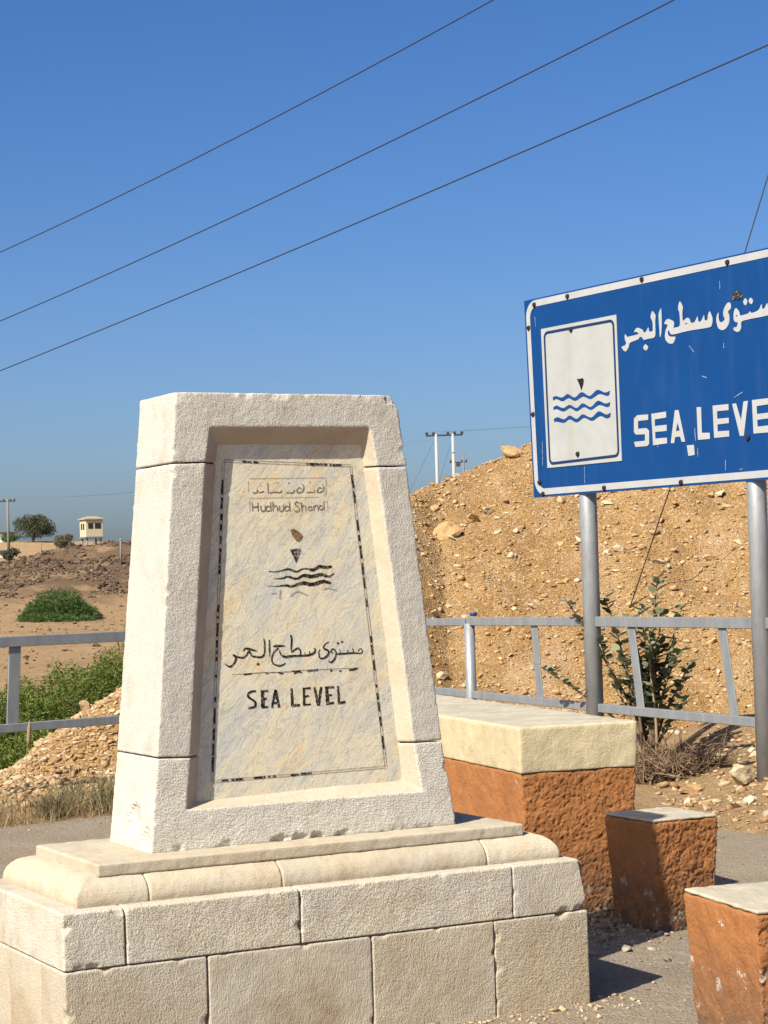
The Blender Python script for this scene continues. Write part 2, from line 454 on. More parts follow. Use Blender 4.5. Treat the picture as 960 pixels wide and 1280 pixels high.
def tube_mesh(name, pts, rad, seg=8, cap=True):
    pts = [Vector(p) for p in pts]
    rads = rad if isinstance(rad, (list, tuple)) else [rad] * len(pts)
    V, F = [], []
    prev = None
    for i, p in enumerate(pts):
        t = (pts[min(i + 1, len(pts) - 1)] - pts[max(i - 1, 0)]).normalized()
        a = t.orthogonal().normalized() if prev is None else (prev - t * prev.dot(t)).normalized()
        prev = a
        b = t.cross(a)
        for k in range(seg):
            an = 2 * math.pi * k / seg
            V.append(p + (a * math.cos(an) + b * math.sin(an)) * rads[i])
    for i in range(len(pts) - 1):
        for k in range(seg):
            j = (k + 1) % seg
            F.append((i * seg + k, i * seg + j, (i + 1) * seg + j, (i + 1) * seg + k))
    if cap:
        F.append(tuple(range(seg - 1, -1, -1)))
        F.append(tuple((len(pts) - 1) * seg + k for k in range(seg)))
    me = pymesh(name, V, F)
    me.polygons.foreach_set('use_smooth', [len(p.vertices) == 4 for p in me.polygons])
    return me

def merge(name, meshes):
    bm = bmesh.new()
    for me in meshes:
        bm.from_mesh(me)
        bpy.data.meshes.remove(me)
    out = bpy.data.meshes.new(name); bm.to_mesh(out); bm.free()
    return out

TEX = {}
def clouds(scale, depth=3):
    k = (scale, depth)
    if k not in TEX:
        t = bpy.data.textures.new('relief', 'CLOUDS')
        t.noise_scale = scale; t.noise_depth = depth
        TEX[k] = t
    return TEX[k]

def weather(o, voxel=0.007, chips=0.006, chip_scale=0.05, fine=0.0, fine_scale=0.015, smooth=2):
    """wear a clean block: dense skin, softened arrises, uneven faces (baked to the mesh)"""
    r = o.modifiers.new('skin', 'REMESH'); r.mode = 'VOXEL'; r.voxel_size = voxel; r.use_smooth_shade = True
    s = o.modifiers.new('soften', 'SMOOTH'); s.iterations = smooth; s.factor = 0.5
    d = o.modifiers.new('wear', 'DISPLACE'); d.texture = clouds(chip_scale); d.texture_coords = 'GLOBAL'; d.strength = chips; d.mid_level = 0.5
    if fine:
        d = o.modifiers.new('grain', 'DISPLACE'); d.texture = clouds(fine_scale, 2); d.texture_coords = 'GLOBAL'; d.strength = fine; d.mid_level = 0.5
    bpy.context.view_layer.update()
    dg = bpy.context.evaluated_depsgraph_get()
    me = bpy.data.meshes.new_from_object(o.evaluated_get(dg))
    old = o.data
    o.modifiers.clear()
    o.data = me
    bpy.data.meshes.remove(old)
    return o

def vnoise_pts(P_, s_):
    return np.array([noise.noise(Vector(q) / s_) for q in P_]) * 0.5 + 0.5 if len(P_) else np.zeros(0)

def bite(o, pts, centre):
    """chips knocked out of the arrises: vertices near each point sink towards the block's centre"""
    me = o.data
    V = np.empty(len(me.vertices) * 3, np.float32); me.vertices.foreach_get('co', V); V = V.reshape(-1, 3)
    c = np.array(centre)
    for x_, y_, z_, rad, dep in pts:
        p_ = np.array([x_, y_, z_]); q = V - p_
        d_ = np.sqrt((q * q / np.array([1.5, 1, 1.0])).sum(1)) / rad
        near = d_ < 1.6
        d_[near] *= 0.7 + 0.75 * vnoise_pts(V[near], 0.011)
        w_ = np.clip(1 - d_, 0, 1) ** 0.6
        t = c - p_; t[2] *= 0.3; t = t / np.linalg.norm(t)
        V += (w_ * rad * dep)[:, None] * t[None]
    me.vertices.foreach_set('co', V.ravel()); me.update()

def curve_fill(name, loops, to3d, thick=0.0):
    """flat lettering: outlines with holes, filled, laid on a plane by to3d(u, w)"""
    cu = bpy.data.curves.new(name, 'CURVE'); cu.dimensions = '2D'; cu.fill_mode = 'BOTH'
    for lp in loops:
        sp = cu.splines.new('POLY'); sp.points.add(len(lp) - 1); sp.use_cyclic_u = True
        for p, q in zip(sp.points, lp):
            p.co = (q[0], q[1], 0, 1)
    tmp = bpy.data.objects.new(name, cu); COL.objects.link(tmp)
    bpy.context.view_layer.update()
    me = bpy.data.meshes.new_from_object(tmp.evaluated_get(bpy.context.evaluated_depsgraph_get()))
    bpy.data.objects.remove(tmp); bpy.data.curves.remove(cu)
    me.name = name
    for v in me.vertices:
        v.co = to3d(v.co.x, v.co.y)
    return me

def smooth_line(pts, n=6):
    if len(pts) < 3:
        return [np.array(p, float) for p in pts]
    P = [np.array(p, float) for p in pts]
    P = [2 * P[0] - P[1]] + P + [2 * P[-1] - P[-2]]
    out = []
    for i in range(1, len(P) - 2):
        for k in range(n):
            t = k / n
            out.append(0.5 * ((2 * P[i]) + (P[i + 1] - P[i - 1]) * t + (2 * P[i - 1] - 5 * P[i] + 4 * P[i + 1] - P[i + 2]) * t * t
                              + (3 * P[i] - P[i - 1] - 3 * P[i + 1] + P[i + 2]) * t ** 3))
    out.append(P[-2])
    return out

def strokes_mesh(name, strokes, to3d, curve=True, jag=0.0):
    """brush strokes (u, w, width) as flat ribbons"""
    V, F = [], []
    r = random.Random(3)
    for si, st in enumerate(strokes):
        ln = smooth_line(st) if curve else [np.array(p, float) for p in st]
        if jag:
            dense = []
            for a, b in zip(ln[:-1], ln[1:]):
                k = max(1, int(math.hypot(b[0] - a[0], b[1] - a[1]) / 0.006))
                dense += [a + (b - a) * i / k for i in range(k)]
            ln = dense + [ln[-1]]
        base = len(V)
        for i, p in enumerate(ln):
            q0, q1 = ln[max(i - 1, 0)], ln[min(i + 1, len(ln) - 1)]
            t = np.array([q1[0] - q0[0], q1[1] - q0[1]]); t = t / (np.linalg.norm(t) + 1e-9)
            nrm = np.array([-t[1], t[0]]); w = p[2] / 2
            a = p[:2] + nrm * w * (1 + r.uniform(-jag, jag)); b = p[:2] - nrm * w * (1 + r.uniform(-jag, jag))
            off = 0.00012 * (si % 5)
            V.append(to3d(a[0], a[1], off)); V.append(to3d(b[0], b[1], off))
        for i in range(len(ln) - 1):
            F.append((base + 2 * i, base + 2 * i + 1, base + 2 * i + 3, base + 2 * i + 2))
    return pymesh(name, V, F)

# lettering and marks, in metres on the plane of the sign or plaque
SIGN_ARABIC = [[[(1.7044,3.4843),(1.7091,3.4472),(1.7076,3.3682),(1.6991,3.3023),(1.6876,3.2701),(1.6781,3.2743),(1.6763,3.3293),(1.6717,3.4214),(1.6729,3.4426),(1.6889,3.468)]],[[(1.6016,3.479),(1.6433,3.4359),(1.6306,3.402),(1.6304,3.292),(1.6118,3.2739),(1.546,3.2759),(1.4834,3.272),(1.4746,3.2933),(1.4413,3.3027),(1.4303,3.2842),(1.3159,3.2723),(1.3091,3.242),(1.2718,3.21),(1.2468,3.2177),(1.213,3.2526),(1.2592,3.2569),(1.2803,3.2701),(1.2618,3.3034),(1.2615,3.3346),(1.2742,3.3425),(1.2881,3.3191),(1.3032,3.3173),(1.4444,3.3227),(1.3957,3.347),(1.3772,3.3398),(1.3842,3.3576),(1.4173,3.3754),(1.4857,3.3487),(1.4894,3.3267),(1.5193,3.3294),(1.551,3.3656),(1.5556,3.3251),(1.593,3.3238),(1.6013,3.3321),(1.6017,3.3932),(1.579,3.4266),(1.5778,3.4391)]],[[(1.5047,3.2449),(1.5446,3.2159),(1.5144,3.1873),(1.4732,3.2146)]],[[(1.7315,3.3623),(1.7522,3.3872),(1.7815,3.3957),(1.8517,3.366),(1.8448,3.3276),(1.8348,3.3197),(1.8634,3.3205),(1.9157,3.3221),(1.9146,3.4215),(1.8974,3.4538),(1.9057,3.4828),(1.9213,3.5079),(1.9582,3.4581),(1.9451,3.4267),(1.9457,3.3516),(1.9894,3.3762),(2.0218,3.3692),(2.0384,3.3314),(2.0784,3.3307),(2.1143,3.3769),(2.1208,3.3286),(2.1532,3.3306),(2.1881,3.3796),(2.1899,3.3291),(2.222,3.3311),(2.2288,3.3716),(2.2511,3.3954),(2.2811,3.3298),(2.265,3.2846),(2.2418,3.2756),(1.9972,3.2807),(1.8321,3.2717),(1.7992,3.2815),(1.7866,3.3133),(1.7714,3.2999),(1.7748,3.2753),(1.8028,3.2599),(1.8646,3.2558),(1.8437,3.222),(1.8237,3.2061),(1.7763,3.2145),(1.7441,3.2424),(1.7362,3.2736),(1.7481,3.3148),(1.779,3.3505),(1.7411,3.3612)],[(1.9605,3.3288),(1.9874,3.3405),(2.0038,3.3314)]],[[(2.4526,3.4283),(2.4786,3.4162),(2.4783,3.3784),(2.4403,3.3657),(2.4606,3.3311),(2.4533,3.2796),(2.4159,3.2461),(2.3752,3.238),(2.3314,3.259),(2.3137,3.314),(2.3231,3.354),(2.3468,3.3745),(2.3401,3.3343),(2.3517,3.3006),(2.3829,3.2968),(2.4107,3.3139),(2.3901,3.3457),(2.3964,3.38),(2.4251,3.4143)]],[[(2.5296,3.3806),(2.5631,3.3503),(2.5701,3.3176),(2.6052,3.319),(2.6619,3.3235),(2.6714,3.3395),(2.6877,3.3203),(2.7656,3.3306),(2.7981,3.3779),(2.8,3.3348),(2.8257,3.3373),(2.8533,3.3764),(2.8657,3.3407),(2.8894,3.3417),(2.9188,3.3878),(2.9314,3.3408),(2.9537,3.3663),(2.9838,3.3821),(3.0161,3.3638),(3.0202,3.3182),(2.9875,3.297),(2.9498,3.2932),(2.8526,3.2855),(2.8015,3.2832),(2.6814,3.2837),(2.664,3.2829),(2.5768,3.2791),(2.5786,3.2326),(2.5599,3.2117),(2.529,3.2084),(2.4948,3.2281),(2.494,3.2456),(2.531,3.2441),(2.5408,3.2632),(2.5458,3.2742),(2.5154,3.2808),(2.5012,3.297),(2.5005,3.332),(2.5112,3.3655)],[(2.5221,3.3235),(2.5355,3.3276),(2.5492,3.3202),(2.5331,3.3158)]],[[(2.629,3.4372),(2.6554,3.4107),(2.6344,3.3759),(2.603,3.4071)]],[[(2.6809,3.4333),(2.7141,3.4088),(2.6952,3.3779),(2.6602,3.4032)]]]
SIGN_LATIN = [[[(1.3402,2.705),(1.3821,2.7267),(1.5116,2.7215),(1.5094,2.6814),(1.3886,2.6827),(1.3854,2.6251),(1.4839,2.6231),(1.5156,2.6025),(1.5101,2.5035),(1.4854,2.4903),(1.3464,2.4927),(1.3305,2.5317),(1.4538,2.5313),(1.4629,2.5356),(1.4653,2.5786),(1.356,2.5839),(1.3346,2.605)]],[[(1.5472,2.723),(1.7209,2.725),(1.7202,2.6814),(1.5862,2.6785),(1.5862,2.6301),(1.7233,2.6287),(1.7209,2.5842),(1.5864,2.5861),(1.5872,2.5382),(1.7207,2.5351),(1.7202,2.4942),(1.5563,2.4903)]],[[(1.8219,2.7258),(1.8646,2.7233),(1.9266,2.4915),(1.8876,2.4921),(1.8711,2.5322),(1.8155,2.532),(1.8019,2.4895),(1.7616,2.4924)],[(1.8494,2.634),(1.8692,2.5757),(1.8264,2.5746)]],[[(2.0672,2.7269),(2.1171,2.7237),(2.1157,2.5408),(2.2024,2.5343),(2.2018,2.4912),(2.0693,2.4935)]],[[(2.243,2.723),(2.4144,2.7193),(2.4138,2.6773),(2.2896,2.6794),(2.2893,2.6264),(2.4126,2.6237),(2.4122,2.5866),(2.2897,2.5863),(2.2887,2.5379),(2.4119,2.5341),(2.4096,2.4928),(2.2477,2.4946)]],[[(2.453,2.7159),(2.4951,2.7178),(2.5411,2.5968),(2.5729,2.7231),(2.6201,2.7244),(2.5641,2.4864),(2.5227,2.4883)]],[[(2.6613,2.7251),(2.8462,2.7233),(2.8439,2.682),(2.7079,2.6797),(2.7098,2.6251),(2.8408,2.6251),(2.8387,2.5864),(2.7093,2.5849),(2.7108,2.5386),(2.8361,2.5381),(2.8336,2.4908),(2.6651,2.4942)]],[[(2.9021,2.7221),(2.9482,2.7222),(2.9487,2.5266),(3.0298,2.5272),(3.0315,2.4855),(2.9037,2.4872)]]]
SIGN_WAVES = [[(0.3208,2.9525),(0.3617,2.9607),(0.4477,2.9412),(0.5219,2.9618),(0.612,2.9265),(0.7052,2.9605),(0.8061,2.9206),(0.904,2.959),(1.0033,2.9293),(1.0639,2.9389),(1.0521,2.9059),(1.0206,2.9027),(0.9274,2.9248),(0.8176,2.8966),(0.7226,2.9243),(0.6171,2.9005),(0.5333,2.9296),(0.4526,2.9118),(0.3737,2.936),(0.3262,2.9285)],[(0.323,2.8737),(0.3708,2.8853),(0.4563,2.8584),(0.5434,2.8759),(0.6334,2.8433),(0.7132,2.8735),(0.8141,2.8356),(0.9056,2.8758),(0.9986,2.8463),(1.0615,2.8522),(1.0536,2.8226),(1.0159,2.8183),(0.9227,2.8415),(0.8193,2.8137),(0.7309,2.8427),(0.632,2.8187),(0.5486,2.8506),(0.4613,2.8307),(0.3693,2.858),(0.3286,2.8536)],[(0.3287,2.7844),(0.379,2.7929),(0.4645,2.7703),(0.5387,2.7931),(0.6287,2.7602),(0.7084,2.7892),(0.816,2.755),(0.9137,2.7943),(1.0064,2.7623),(1.0658,2.7725),(1.0552,2.7394),(1.0111,2.7331),(0.9306,2.7571),(0.8273,2.7289),(0.7262,2.76),(0.6272,2.7332),(0.5371,2.7645),(0.463,2.7431),(0.3637,2.7604),(0.33,2.7592)]]
SIGN_MARK = [(0.6462,3.068),(0.685,3.0627),(0.7178,3.0687),(0.7389,3.0536),(0.7306,3.0197),(0.7061,2.9774),(0.6996,2.9764),(0.6764,3.0249)]
SIGN_PATCH = [(1.9431,2.4633),(2.0237,2.4617),(2.0287,2.3899),(1.9568,2.386)]
SIGN_DENT = (2.5434,3.4645)
SIGN_BOLTS = [(0.1082,3.7101),(0.5583,3.7177),(1.4932,3.7189),(2.4589,3.7052),(0.0201,3.5355),(0.0417,2.8427),(0.099,2.2975),(0.1431,2.2033),(0.9476,2.209),(1.8653,2.2017),(0.5961,3.4548),(0.6302,2.488),(2.6066,2.4707)]
SIGN_SCRATCH = [[(2.3667,3.5892),(2.3679,3.5327)],[(2.3855,3.1483),(2.388,3.1143)],[(1.6089,2.4848),(1.6129,2.4729)],[(2.0392,2.5806),(2.0431,2.4889)],[(2.0624,2.4362),(2.0634,2.3734)],[(2.3623,2.3316),(2.3583,2.259)],[(0.7025,2.3878),(0.7004,2.2588)],[(0.1559,2.6176),(0.1505,2.4278)],[(0.1082,3.6143),(0.1149,3.537)],[(2.0093,3.1733),(2.0602,3.1219)],[(1.4435,2.9992),(1.8062,2.784)],[(2.139,2.9425),(2.191,2.9261)],[(2.4752,2.7588),(2.5696,2.7892)],[(2.5069,2.2558),(2.5407,2.2593)]]
PLAQUE_ARABIC = [[(0.8935,1.3877,0.00278),(0.8961,1.3696,0.00612),(0.8939,1.3338,0.00612),(0.8836,1.3208,0.00668),(0.8607,1.3218,0.00668),(0.8445,1.327,0.00556),(0.8339,1.3454,0.00834)],[(0.811,1.3434,0.00278),(0.8195,1.3535,0.00612),(0.8325,1.3514,0.00779),(0.8648,1.3425,0.00389)],[(0.8321,1.3425,0.00668),(0.8218,1.328,0.00501),(0.8085,1.3212,0.00668),(0.7875,1.3251,0.00612),(0.7796,1.3285,0.00723)],[(0.7701,1.3333,0.00668),(0.7811,1.3254,0.00779),(0.7805,1.3121,0.00668),(0.7687,1.2978,0.00501),(0.7555,1.2919,0.00612),(0.7382,1.3022,0.00222)],[(0.8629,1.2957,0.00779),(0.8727,1.2953,0.00779)],[(0.9156,1.3808,0.00501),(0.9149,1.3478,0.00668),(0.9138,1.3209,0.00334)],[(0.9294,1.3547,0.00334),(0.941,1.3572,0.00834),(0.9757,1.3557,0.00445)],[(0.9506,1.3493,0.00501),(0.9318,1.3351,0.00445),(0.9235,1.3175,0.00501),(0.9238,1.2995,0.00501),(0.9382,1.2883,0.00556),(0.9579,1.2859,0.00668),(0.9765,1.294,0.00278)],[(0.9535,1.3401,0.00389),(0.9595,1.3248,0.00612),(0.9757,1.3166,0.00834),(1.0024,1.3184,0.00779),(1.0337,1.3176,0.00668),(1.0706,1.3183,0.00723),(1.0945,1.3279,0.00723),(1.0952,1.343,0.00668)],[(0.9989,1.3939,0.00445),(1.0034,1.3832,0.00723),(0.9999,1.3381,0.00389)],[(0.9996,1.3321,0.00445),(1.0282,1.3459,0.00556),(1.0376,1.3304,0.00501),(1.0338,1.3185,0.00556)],[(1.0543,1.3297,0.00278),(1.0571,1.3174,0.00334)],[(1.0729,1.3334,0.00334),(1.0757,1.3196,0.00556)],[(1.1535,1.3633,0.00389),(1.1379,1.3548,0.00389),(1.1305,1.3415,0.00556),(1.1487,1.3316,0.00723),(1.1499,1.3193,0.00668),(1.1341,1.3064,0.00723),(1.1155,1.3057,0.00556),(1.1113,1.3271,0.00445),(1.1169,1.3375,0.00222)],[(1.1687,1.3215,0.00334),(1.1594,1.3265,0.00389),(1.1693,1.3367,0.00501),(1.1807,1.3241,0.00556),(1.1763,1.3029,0.00612),(1.1604,1.2884,0.00612),(1.1471,1.2936,0.00222)],[(1.1821,1.3179,0.00445),(1.2025,1.317,0.00612),(1.2333,1.3187,0.00612),(1.2607,1.3174,0.00501),(1.2848,1.3164,0.00389),(1.2887,1.3269,0.00389),(1.2803,1.3334,0.00278),(1.2713,1.3231,0.00334)],[(1.1965,1.3356,0.00222),(1.1975,1.3203,0.00389)],[(1.227,1.3312,0.00278),(1.23,1.3203,0.00389)],[(1.2495,1.3363,0.00278),(1.2523,1.3209,0.00501)],[(1.1862,1.3567,0.00723),(1.1947,1.357,0.00723)],[(1.2037,1.3609,0.00723),(1.2119,1.3611,0.00723)]]
PLAQUE_RULE = [[(0.764,1.263,0.00111),(0.8322,1.2635,0.00195),(0.9009,1.264,0.00139),(0.9536,1.262,0.00195),(1.0334,1.2627,0.00167)],[(1.0015,1.2642,0.00222),(1.0851,1.2647,0.00167),(1.1627,1.2634,0.00139),(1.2036,1.2636,0.00139),(1.2686,1.2626,0.00167)],[(0.8093,1.2602,0.00445),(0.8419,1.2621,0.00389)],[(0.8943,1.2619,0.00389),(0.9073,1.2598,0.00389)],[(0.9469,1.2594,0.00612),(0.9666,1.256,0.00278)],[(1.008,1.2534,0.00278),(1.0334,1.2627,0.00723)],[(1.0077,1.2534,0.00278),(1.0214,1.2617,0.00668),(1.0412,1.2563,0.00334)],[(1.0614,1.2598,0.00612),(1.1053,1.2637,0.00501)],[(1.154,1.2583,0.00723),(1.1626,1.2594,0.00668)],[(1.1896,1.2551,0.00445),(1.1998,1.2555,0.00445)],[(1.2306,1.2562,0.00501),(1.2512,1.2582,0.00723),(1.2668,1.2605,0.00334)]]
PLAQUE_LATIN = [[(0.8554,1.1991,0.00779),(0.8348,1.1981,0.00779),(0.8229,1.1863,0.00779),(0.8338,1.1732,0.00779),(0.8515,1.1597,0.00779),(0.8472,1.1441,0.00779),(0.8233,1.1392,0.00779)],[(0.8806,1.2011,0.01324),(0.8803,1.1364,0.01324)],[(0.8805,1.197,0.00623),(0.9035,1.1978,0.00623)],[(0.8817,1.1706,0.00701),(0.8955,1.1706,0.00701)],[(0.8804,1.1397,0.00701),(0.9002,1.1411,0.00701)],[(0.9312,1.2006,0.00779),(0.9157,1.1361,0.00779)],[(0.9322,1.2005,0.01012),(0.9438,1.1357,0.01012)],[(0.9224,1.1528,0.00623),(0.9409,1.1539,0.00623)],[(0.9962,1.2014,0.01012),(0.9967,1.1365,0.01012)],[(0.9935,1.1384,0.00779),(1.0272,1.1407,0.00779)],[(1.0452,1.2013,0.00935),(1.0439,1.1364,0.00935)],[(1.0451,1.1984,0.00623),(1.0732,1.199,0.00623)],[(1.0453,1.1701,0.00623),(1.065,1.1707,0.00623)],[(1.044,1.1397,0.00545),(1.0708,1.1408,0.00545)],[(1.0888,1.2007,0.01012),(1.1001,1.1341,0.01012)],[(1.1153,1.2011,0.00935),(1.102,1.134,0.00935)],[(1.137,1.2012,0.01324),(1.1389,1.1344,0.01324)],[(1.1369,1.1978,0.00701),(1.1677,1.1975,0.00701)],[(1.1394,1.1692,0.00701),(1.157,1.1691,0.00701)],[(1.139,1.1382,0.00701),(1.1643,1.1415,0.00701)],[(1.1835,1.2009,0.00935),(1.185,1.1348,0.00935)],[(1.1831,1.1371,0.00779),(1.2115,1.1419,0.00779)]]
PLAQUE_WAVES = [[(0.9224,1.6276,0.00278),(0.9487,1.6245,0.00278),(0.9771,1.6291,0.00334),(0.9989,1.6331,0.00501),(1.0187,1.6281,0.00501),(1.0352,1.6231,0.00389),(1.0557,1.6316,0.00334),(1.0792,1.6326,0.00334),(1.0925,1.6286,0.00668),(1.106,1.6288,0.00723),(1.1267,1.639,0.00779),(1.1503,1.6362,0.00779),(1.1776,1.6377,0.00556)],[(0.9428,1.5999,0.00139),(0.9776,1.6004,0.00389),(0.9978,1.6059,0.00501),(1.0341,1.5973,0.00556),(1.0614,1.6087,0.00668),(1.0948,1.6033,0.00834),(1.1289,1.6099,0.00834),(1.1591,1.603,0.00556),(1.1693,1.6027,0.00445),(1.1861,1.6136,0.00222)],[(0.9136,1.5743,0.00139),(0.9532,1.5725,0.00222),(0.9865,1.5745,0.00556),(1.0163,1.5706,0.00612),(1.0569,1.5815,0.00779),(1.0936,1.5744,0.00779),(1.1345,1.5839,0.0089),(1.1716,1.5782,0.00445)],[(1.1804,1.5841,0.00445),(1.189,1.5869,0.00389)]]
PLAQUE_FAINT = [[(1.0048,1.5347,0.00278),(1.0355,1.5504,0.00501),(1.0751,1.5355,0.00445)],[(1.1436,1.5577,0.00334),(1.164,1.5586,0.00445),(1.1959,1.55,0.00389)],[(0.929,1.5461,0.00334),(0.9522,1.5469,0.00334)],[(0.9676,1.56,0.00668),(0.9629,1.527,0.00668)]]
PLAQUE_MARK = [(1.0102,1.704),(1.0387,1.7064),(1.0561,1.706),(1.0477,1.6819),(1.0338,1.6543),(1.0241,1.6764)]
PLAQUE_STAIN = [(1.0165,1.7751),(1.0317,1.7779),(1.0513,1.7669),(1.0648,1.753),(1.0586,1.7409),(1.0465,1.7321),(1.035,1.7384),(1.0223,1.7538)]
PLAQUE_NAME = [[(0.8681,1.8766,0.00367),(0.8688,1.8459,0.00367)],[(0.8897,1.8764,0.00367),(0.8904,1.8449,0.00367)],[(0.8682,1.8604,0.00367),(0.8903,1.8608,0.00367)],[(0.9011,1.8654,0.00367),(0.9017,1.8491,0.00367),(0.9102,1.8447,0.00367),(0.9176,1.8507,0.00367),(0.9182,1.8663,0.00367)],[(0.9182,1.8663,0.00367),(0.9185,1.8453,0.00367)],[(0.9393,1.8595,0.00367),(0.9287,1.8625,0.00367),(0.9216,1.8525,0.00367),(0.928,1.8444,0.00367),(0.9401,1.8486,0.00367)],[(0.9401,1.8776,0.00367),(0.9411,1.8443,0.00367)],[(0.9493,1.8794,0.00367),(0.949,1.8441,0.00367)],[(0.9495,1.8558,0.00367),(0.9586,1.8647,0.00367),(0.9656,1.8592,0.00367),(0.9658,1.8447,0.00367)],[(0.9746,1.8656,0.00367),(0.9747,1.8482,0.00367),(0.9825,1.8437,0.00367),(0.9899,1.8498,0.00367),(0.9906,1.8662,0.00367)],[(0.9906,1.8662,0.00367),(0.9913,1.8443,0.00367)],[(1.0131,1.8586,0.00367),(1.0033,1.8624,0.00367),(0.9961,1.8534,0.00367),(1.0017,1.8442,0.00367),(1.0139,1.8495,0.00367)],[(1.016,1.8786,0.00367),(1.0157,1.8433,0.00367)],[(1.0559,1.8727,0.00367),(1.0452,1.8772,0.00367),(1.0368,1.8693,0.00367),(1.0524,1.8563,0.00367),(1.0532,1.8465,0.00367),(1.0417,1.8419,0.00367),(1.0338,1.8456,0.00367)],[(1.0633,1.8763,0.00367),(1.0639,1.8427,0.00367)],[(1.0645,1.8562,0.00367),(1.0729,1.8645,0.00367),(1.0807,1.8578,0.00367),(1.0813,1.8432,0.00367)],[(1.1022,1.8583,0.00367),(1.0937,1.8584,0.00367),(1.0905,1.8504,0.00367),(1.0963,1.8448,0.00367),(1.1047,1.8502,0.00367)],[(1.1039,1.8612,0.00367),(1.1056,1.8447,0.00367)],[(1.1133,1.8629,0.00367),(1.1137,1.8446,0.00367)],[(1.1143,1.8574,0.00367),(1.1235,1.8639,0.00367),(1.1293,1.8572,0.00367),(1.13,1.8444,0.00367)],[(1.1518,1.8588,0.00367),(1.1409,1.8626,0.00367),(1.1353,1.8542,0.00367),(1.1411,1.8468,0.00367),(1.1523,1.8514,0.00367)],[(1.1547,1.879,0.00367),(1.1554,1.8477,0.00367)]]
PLAQUE_NAME_ARABIC = [[(1.1521,1.9415,0.00367),(1.1573,1.9305,0.00367),(1.1522,1.9158,0.00367),(1.1377,1.9111,0.00367),(1.1289,1.9152,0.00367),(1.1385,1.9288,0.00367),(1.1485,1.925,0.00367)],[(1.1179,1.9227,0.00367),(1.1154,1.9124,0.00367),(1.087,1.9119,0.00367)],[(1.098,1.95,0.00367),(1.1019,1.9485,0.00367)],[(1.071,1.9428,0.00367),(1.076,1.9292,0.00367),(1.069,1.9146,0.00367),(1.0527,1.9119,0.00367),(1.0448,1.9159,0.00367),(1.0575,1.9294,0.00367),(1.0662,1.9245,0.00367)],[(1.0371,1.923,0.00367),(1.0326,1.9124,0.00367),(1.0053,1.9112,0.00367)],[(1.0131,1.9454,0.00367),(1.0188,1.9468,0.00367)],[(0.9869,1.9201,0.00367),(0.9805,1.9118,0.00367),(0.9607,1.9138,0.00367),(0.9367,1.9114,0.00367)],[(0.9323,1.9485,0.00367),(0.9323,1.9096,0.00367)],[(0.9668,1.9464,0.00367),(0.97,1.9468,0.00367)],[(0.9733,1.9482,0.00367),(0.9765,1.9485,0.00367)],[(0.9163,1.9178,0.00367),(0.9051,1.9135,0.00367),(0.8933,1.9143,0.00367)],[(0.9033,1.9378,0.00367),(0.9065,1.9378,0.00367)],[(0.8897,1.9245,0.00367),(0.8873,1.9126,0.00367),(0.8715,1.9124,0.00367)]]
PLAQUE_BOX = [[(0.8555,1.9562,0.00134),(0.8554,1.9147,0.00134)],[(0.8578,1.9634,0.00134),(1.1645,1.9643,0.00134)],[(0.8549,1.8923,0.00134),(1.137,1.8939,0.00134)],[(1.1668,1.9617,0.00134),(1.1642,1.901,0.00134)],[(0.8591,1.8886,0.00134),(0.8574,1.8453,0.00134)],[(1.1698,1.8788,0.00134),(1.1698,1.842,0.00134)]]
PLAQUE_BORDER = [(0.7614,2.0276),(1.2708,2.0089),(1.3672,0.893),(0.6736,0.8893)]


# ------------------------------------------------------------------ terrain
def vnoise(x, y, s, seed=0):
    """smooth value noise on numpy arrays, 0..1"""
    x = np.asarray(x, float) / s + 1000.0 + seed * 17.3; y = np.asarray(y, float) / s + 1000.0 + seed * 5.1
    xi, yi = np.floor(x), np.floor(y); fx, fy = x - xi, y - yi
    fx, fy = fx * fx * (3 - 2 * fx), fy * fy * (3 - 2 * fy)
    def h(a, b):
        v = np.sin(a * 127.1 + b * 311.7 + seed * 74.7) * 43758.5453
        return v - np.floor(v)
    return (h(xi, yi) * (1 - fx) + h(xi + 1, yi) * fx) * (1 - fy) + (h(xi, yi + 1) * (1 - fx) + h(xi + 1, yi + 1) * fx) * fy

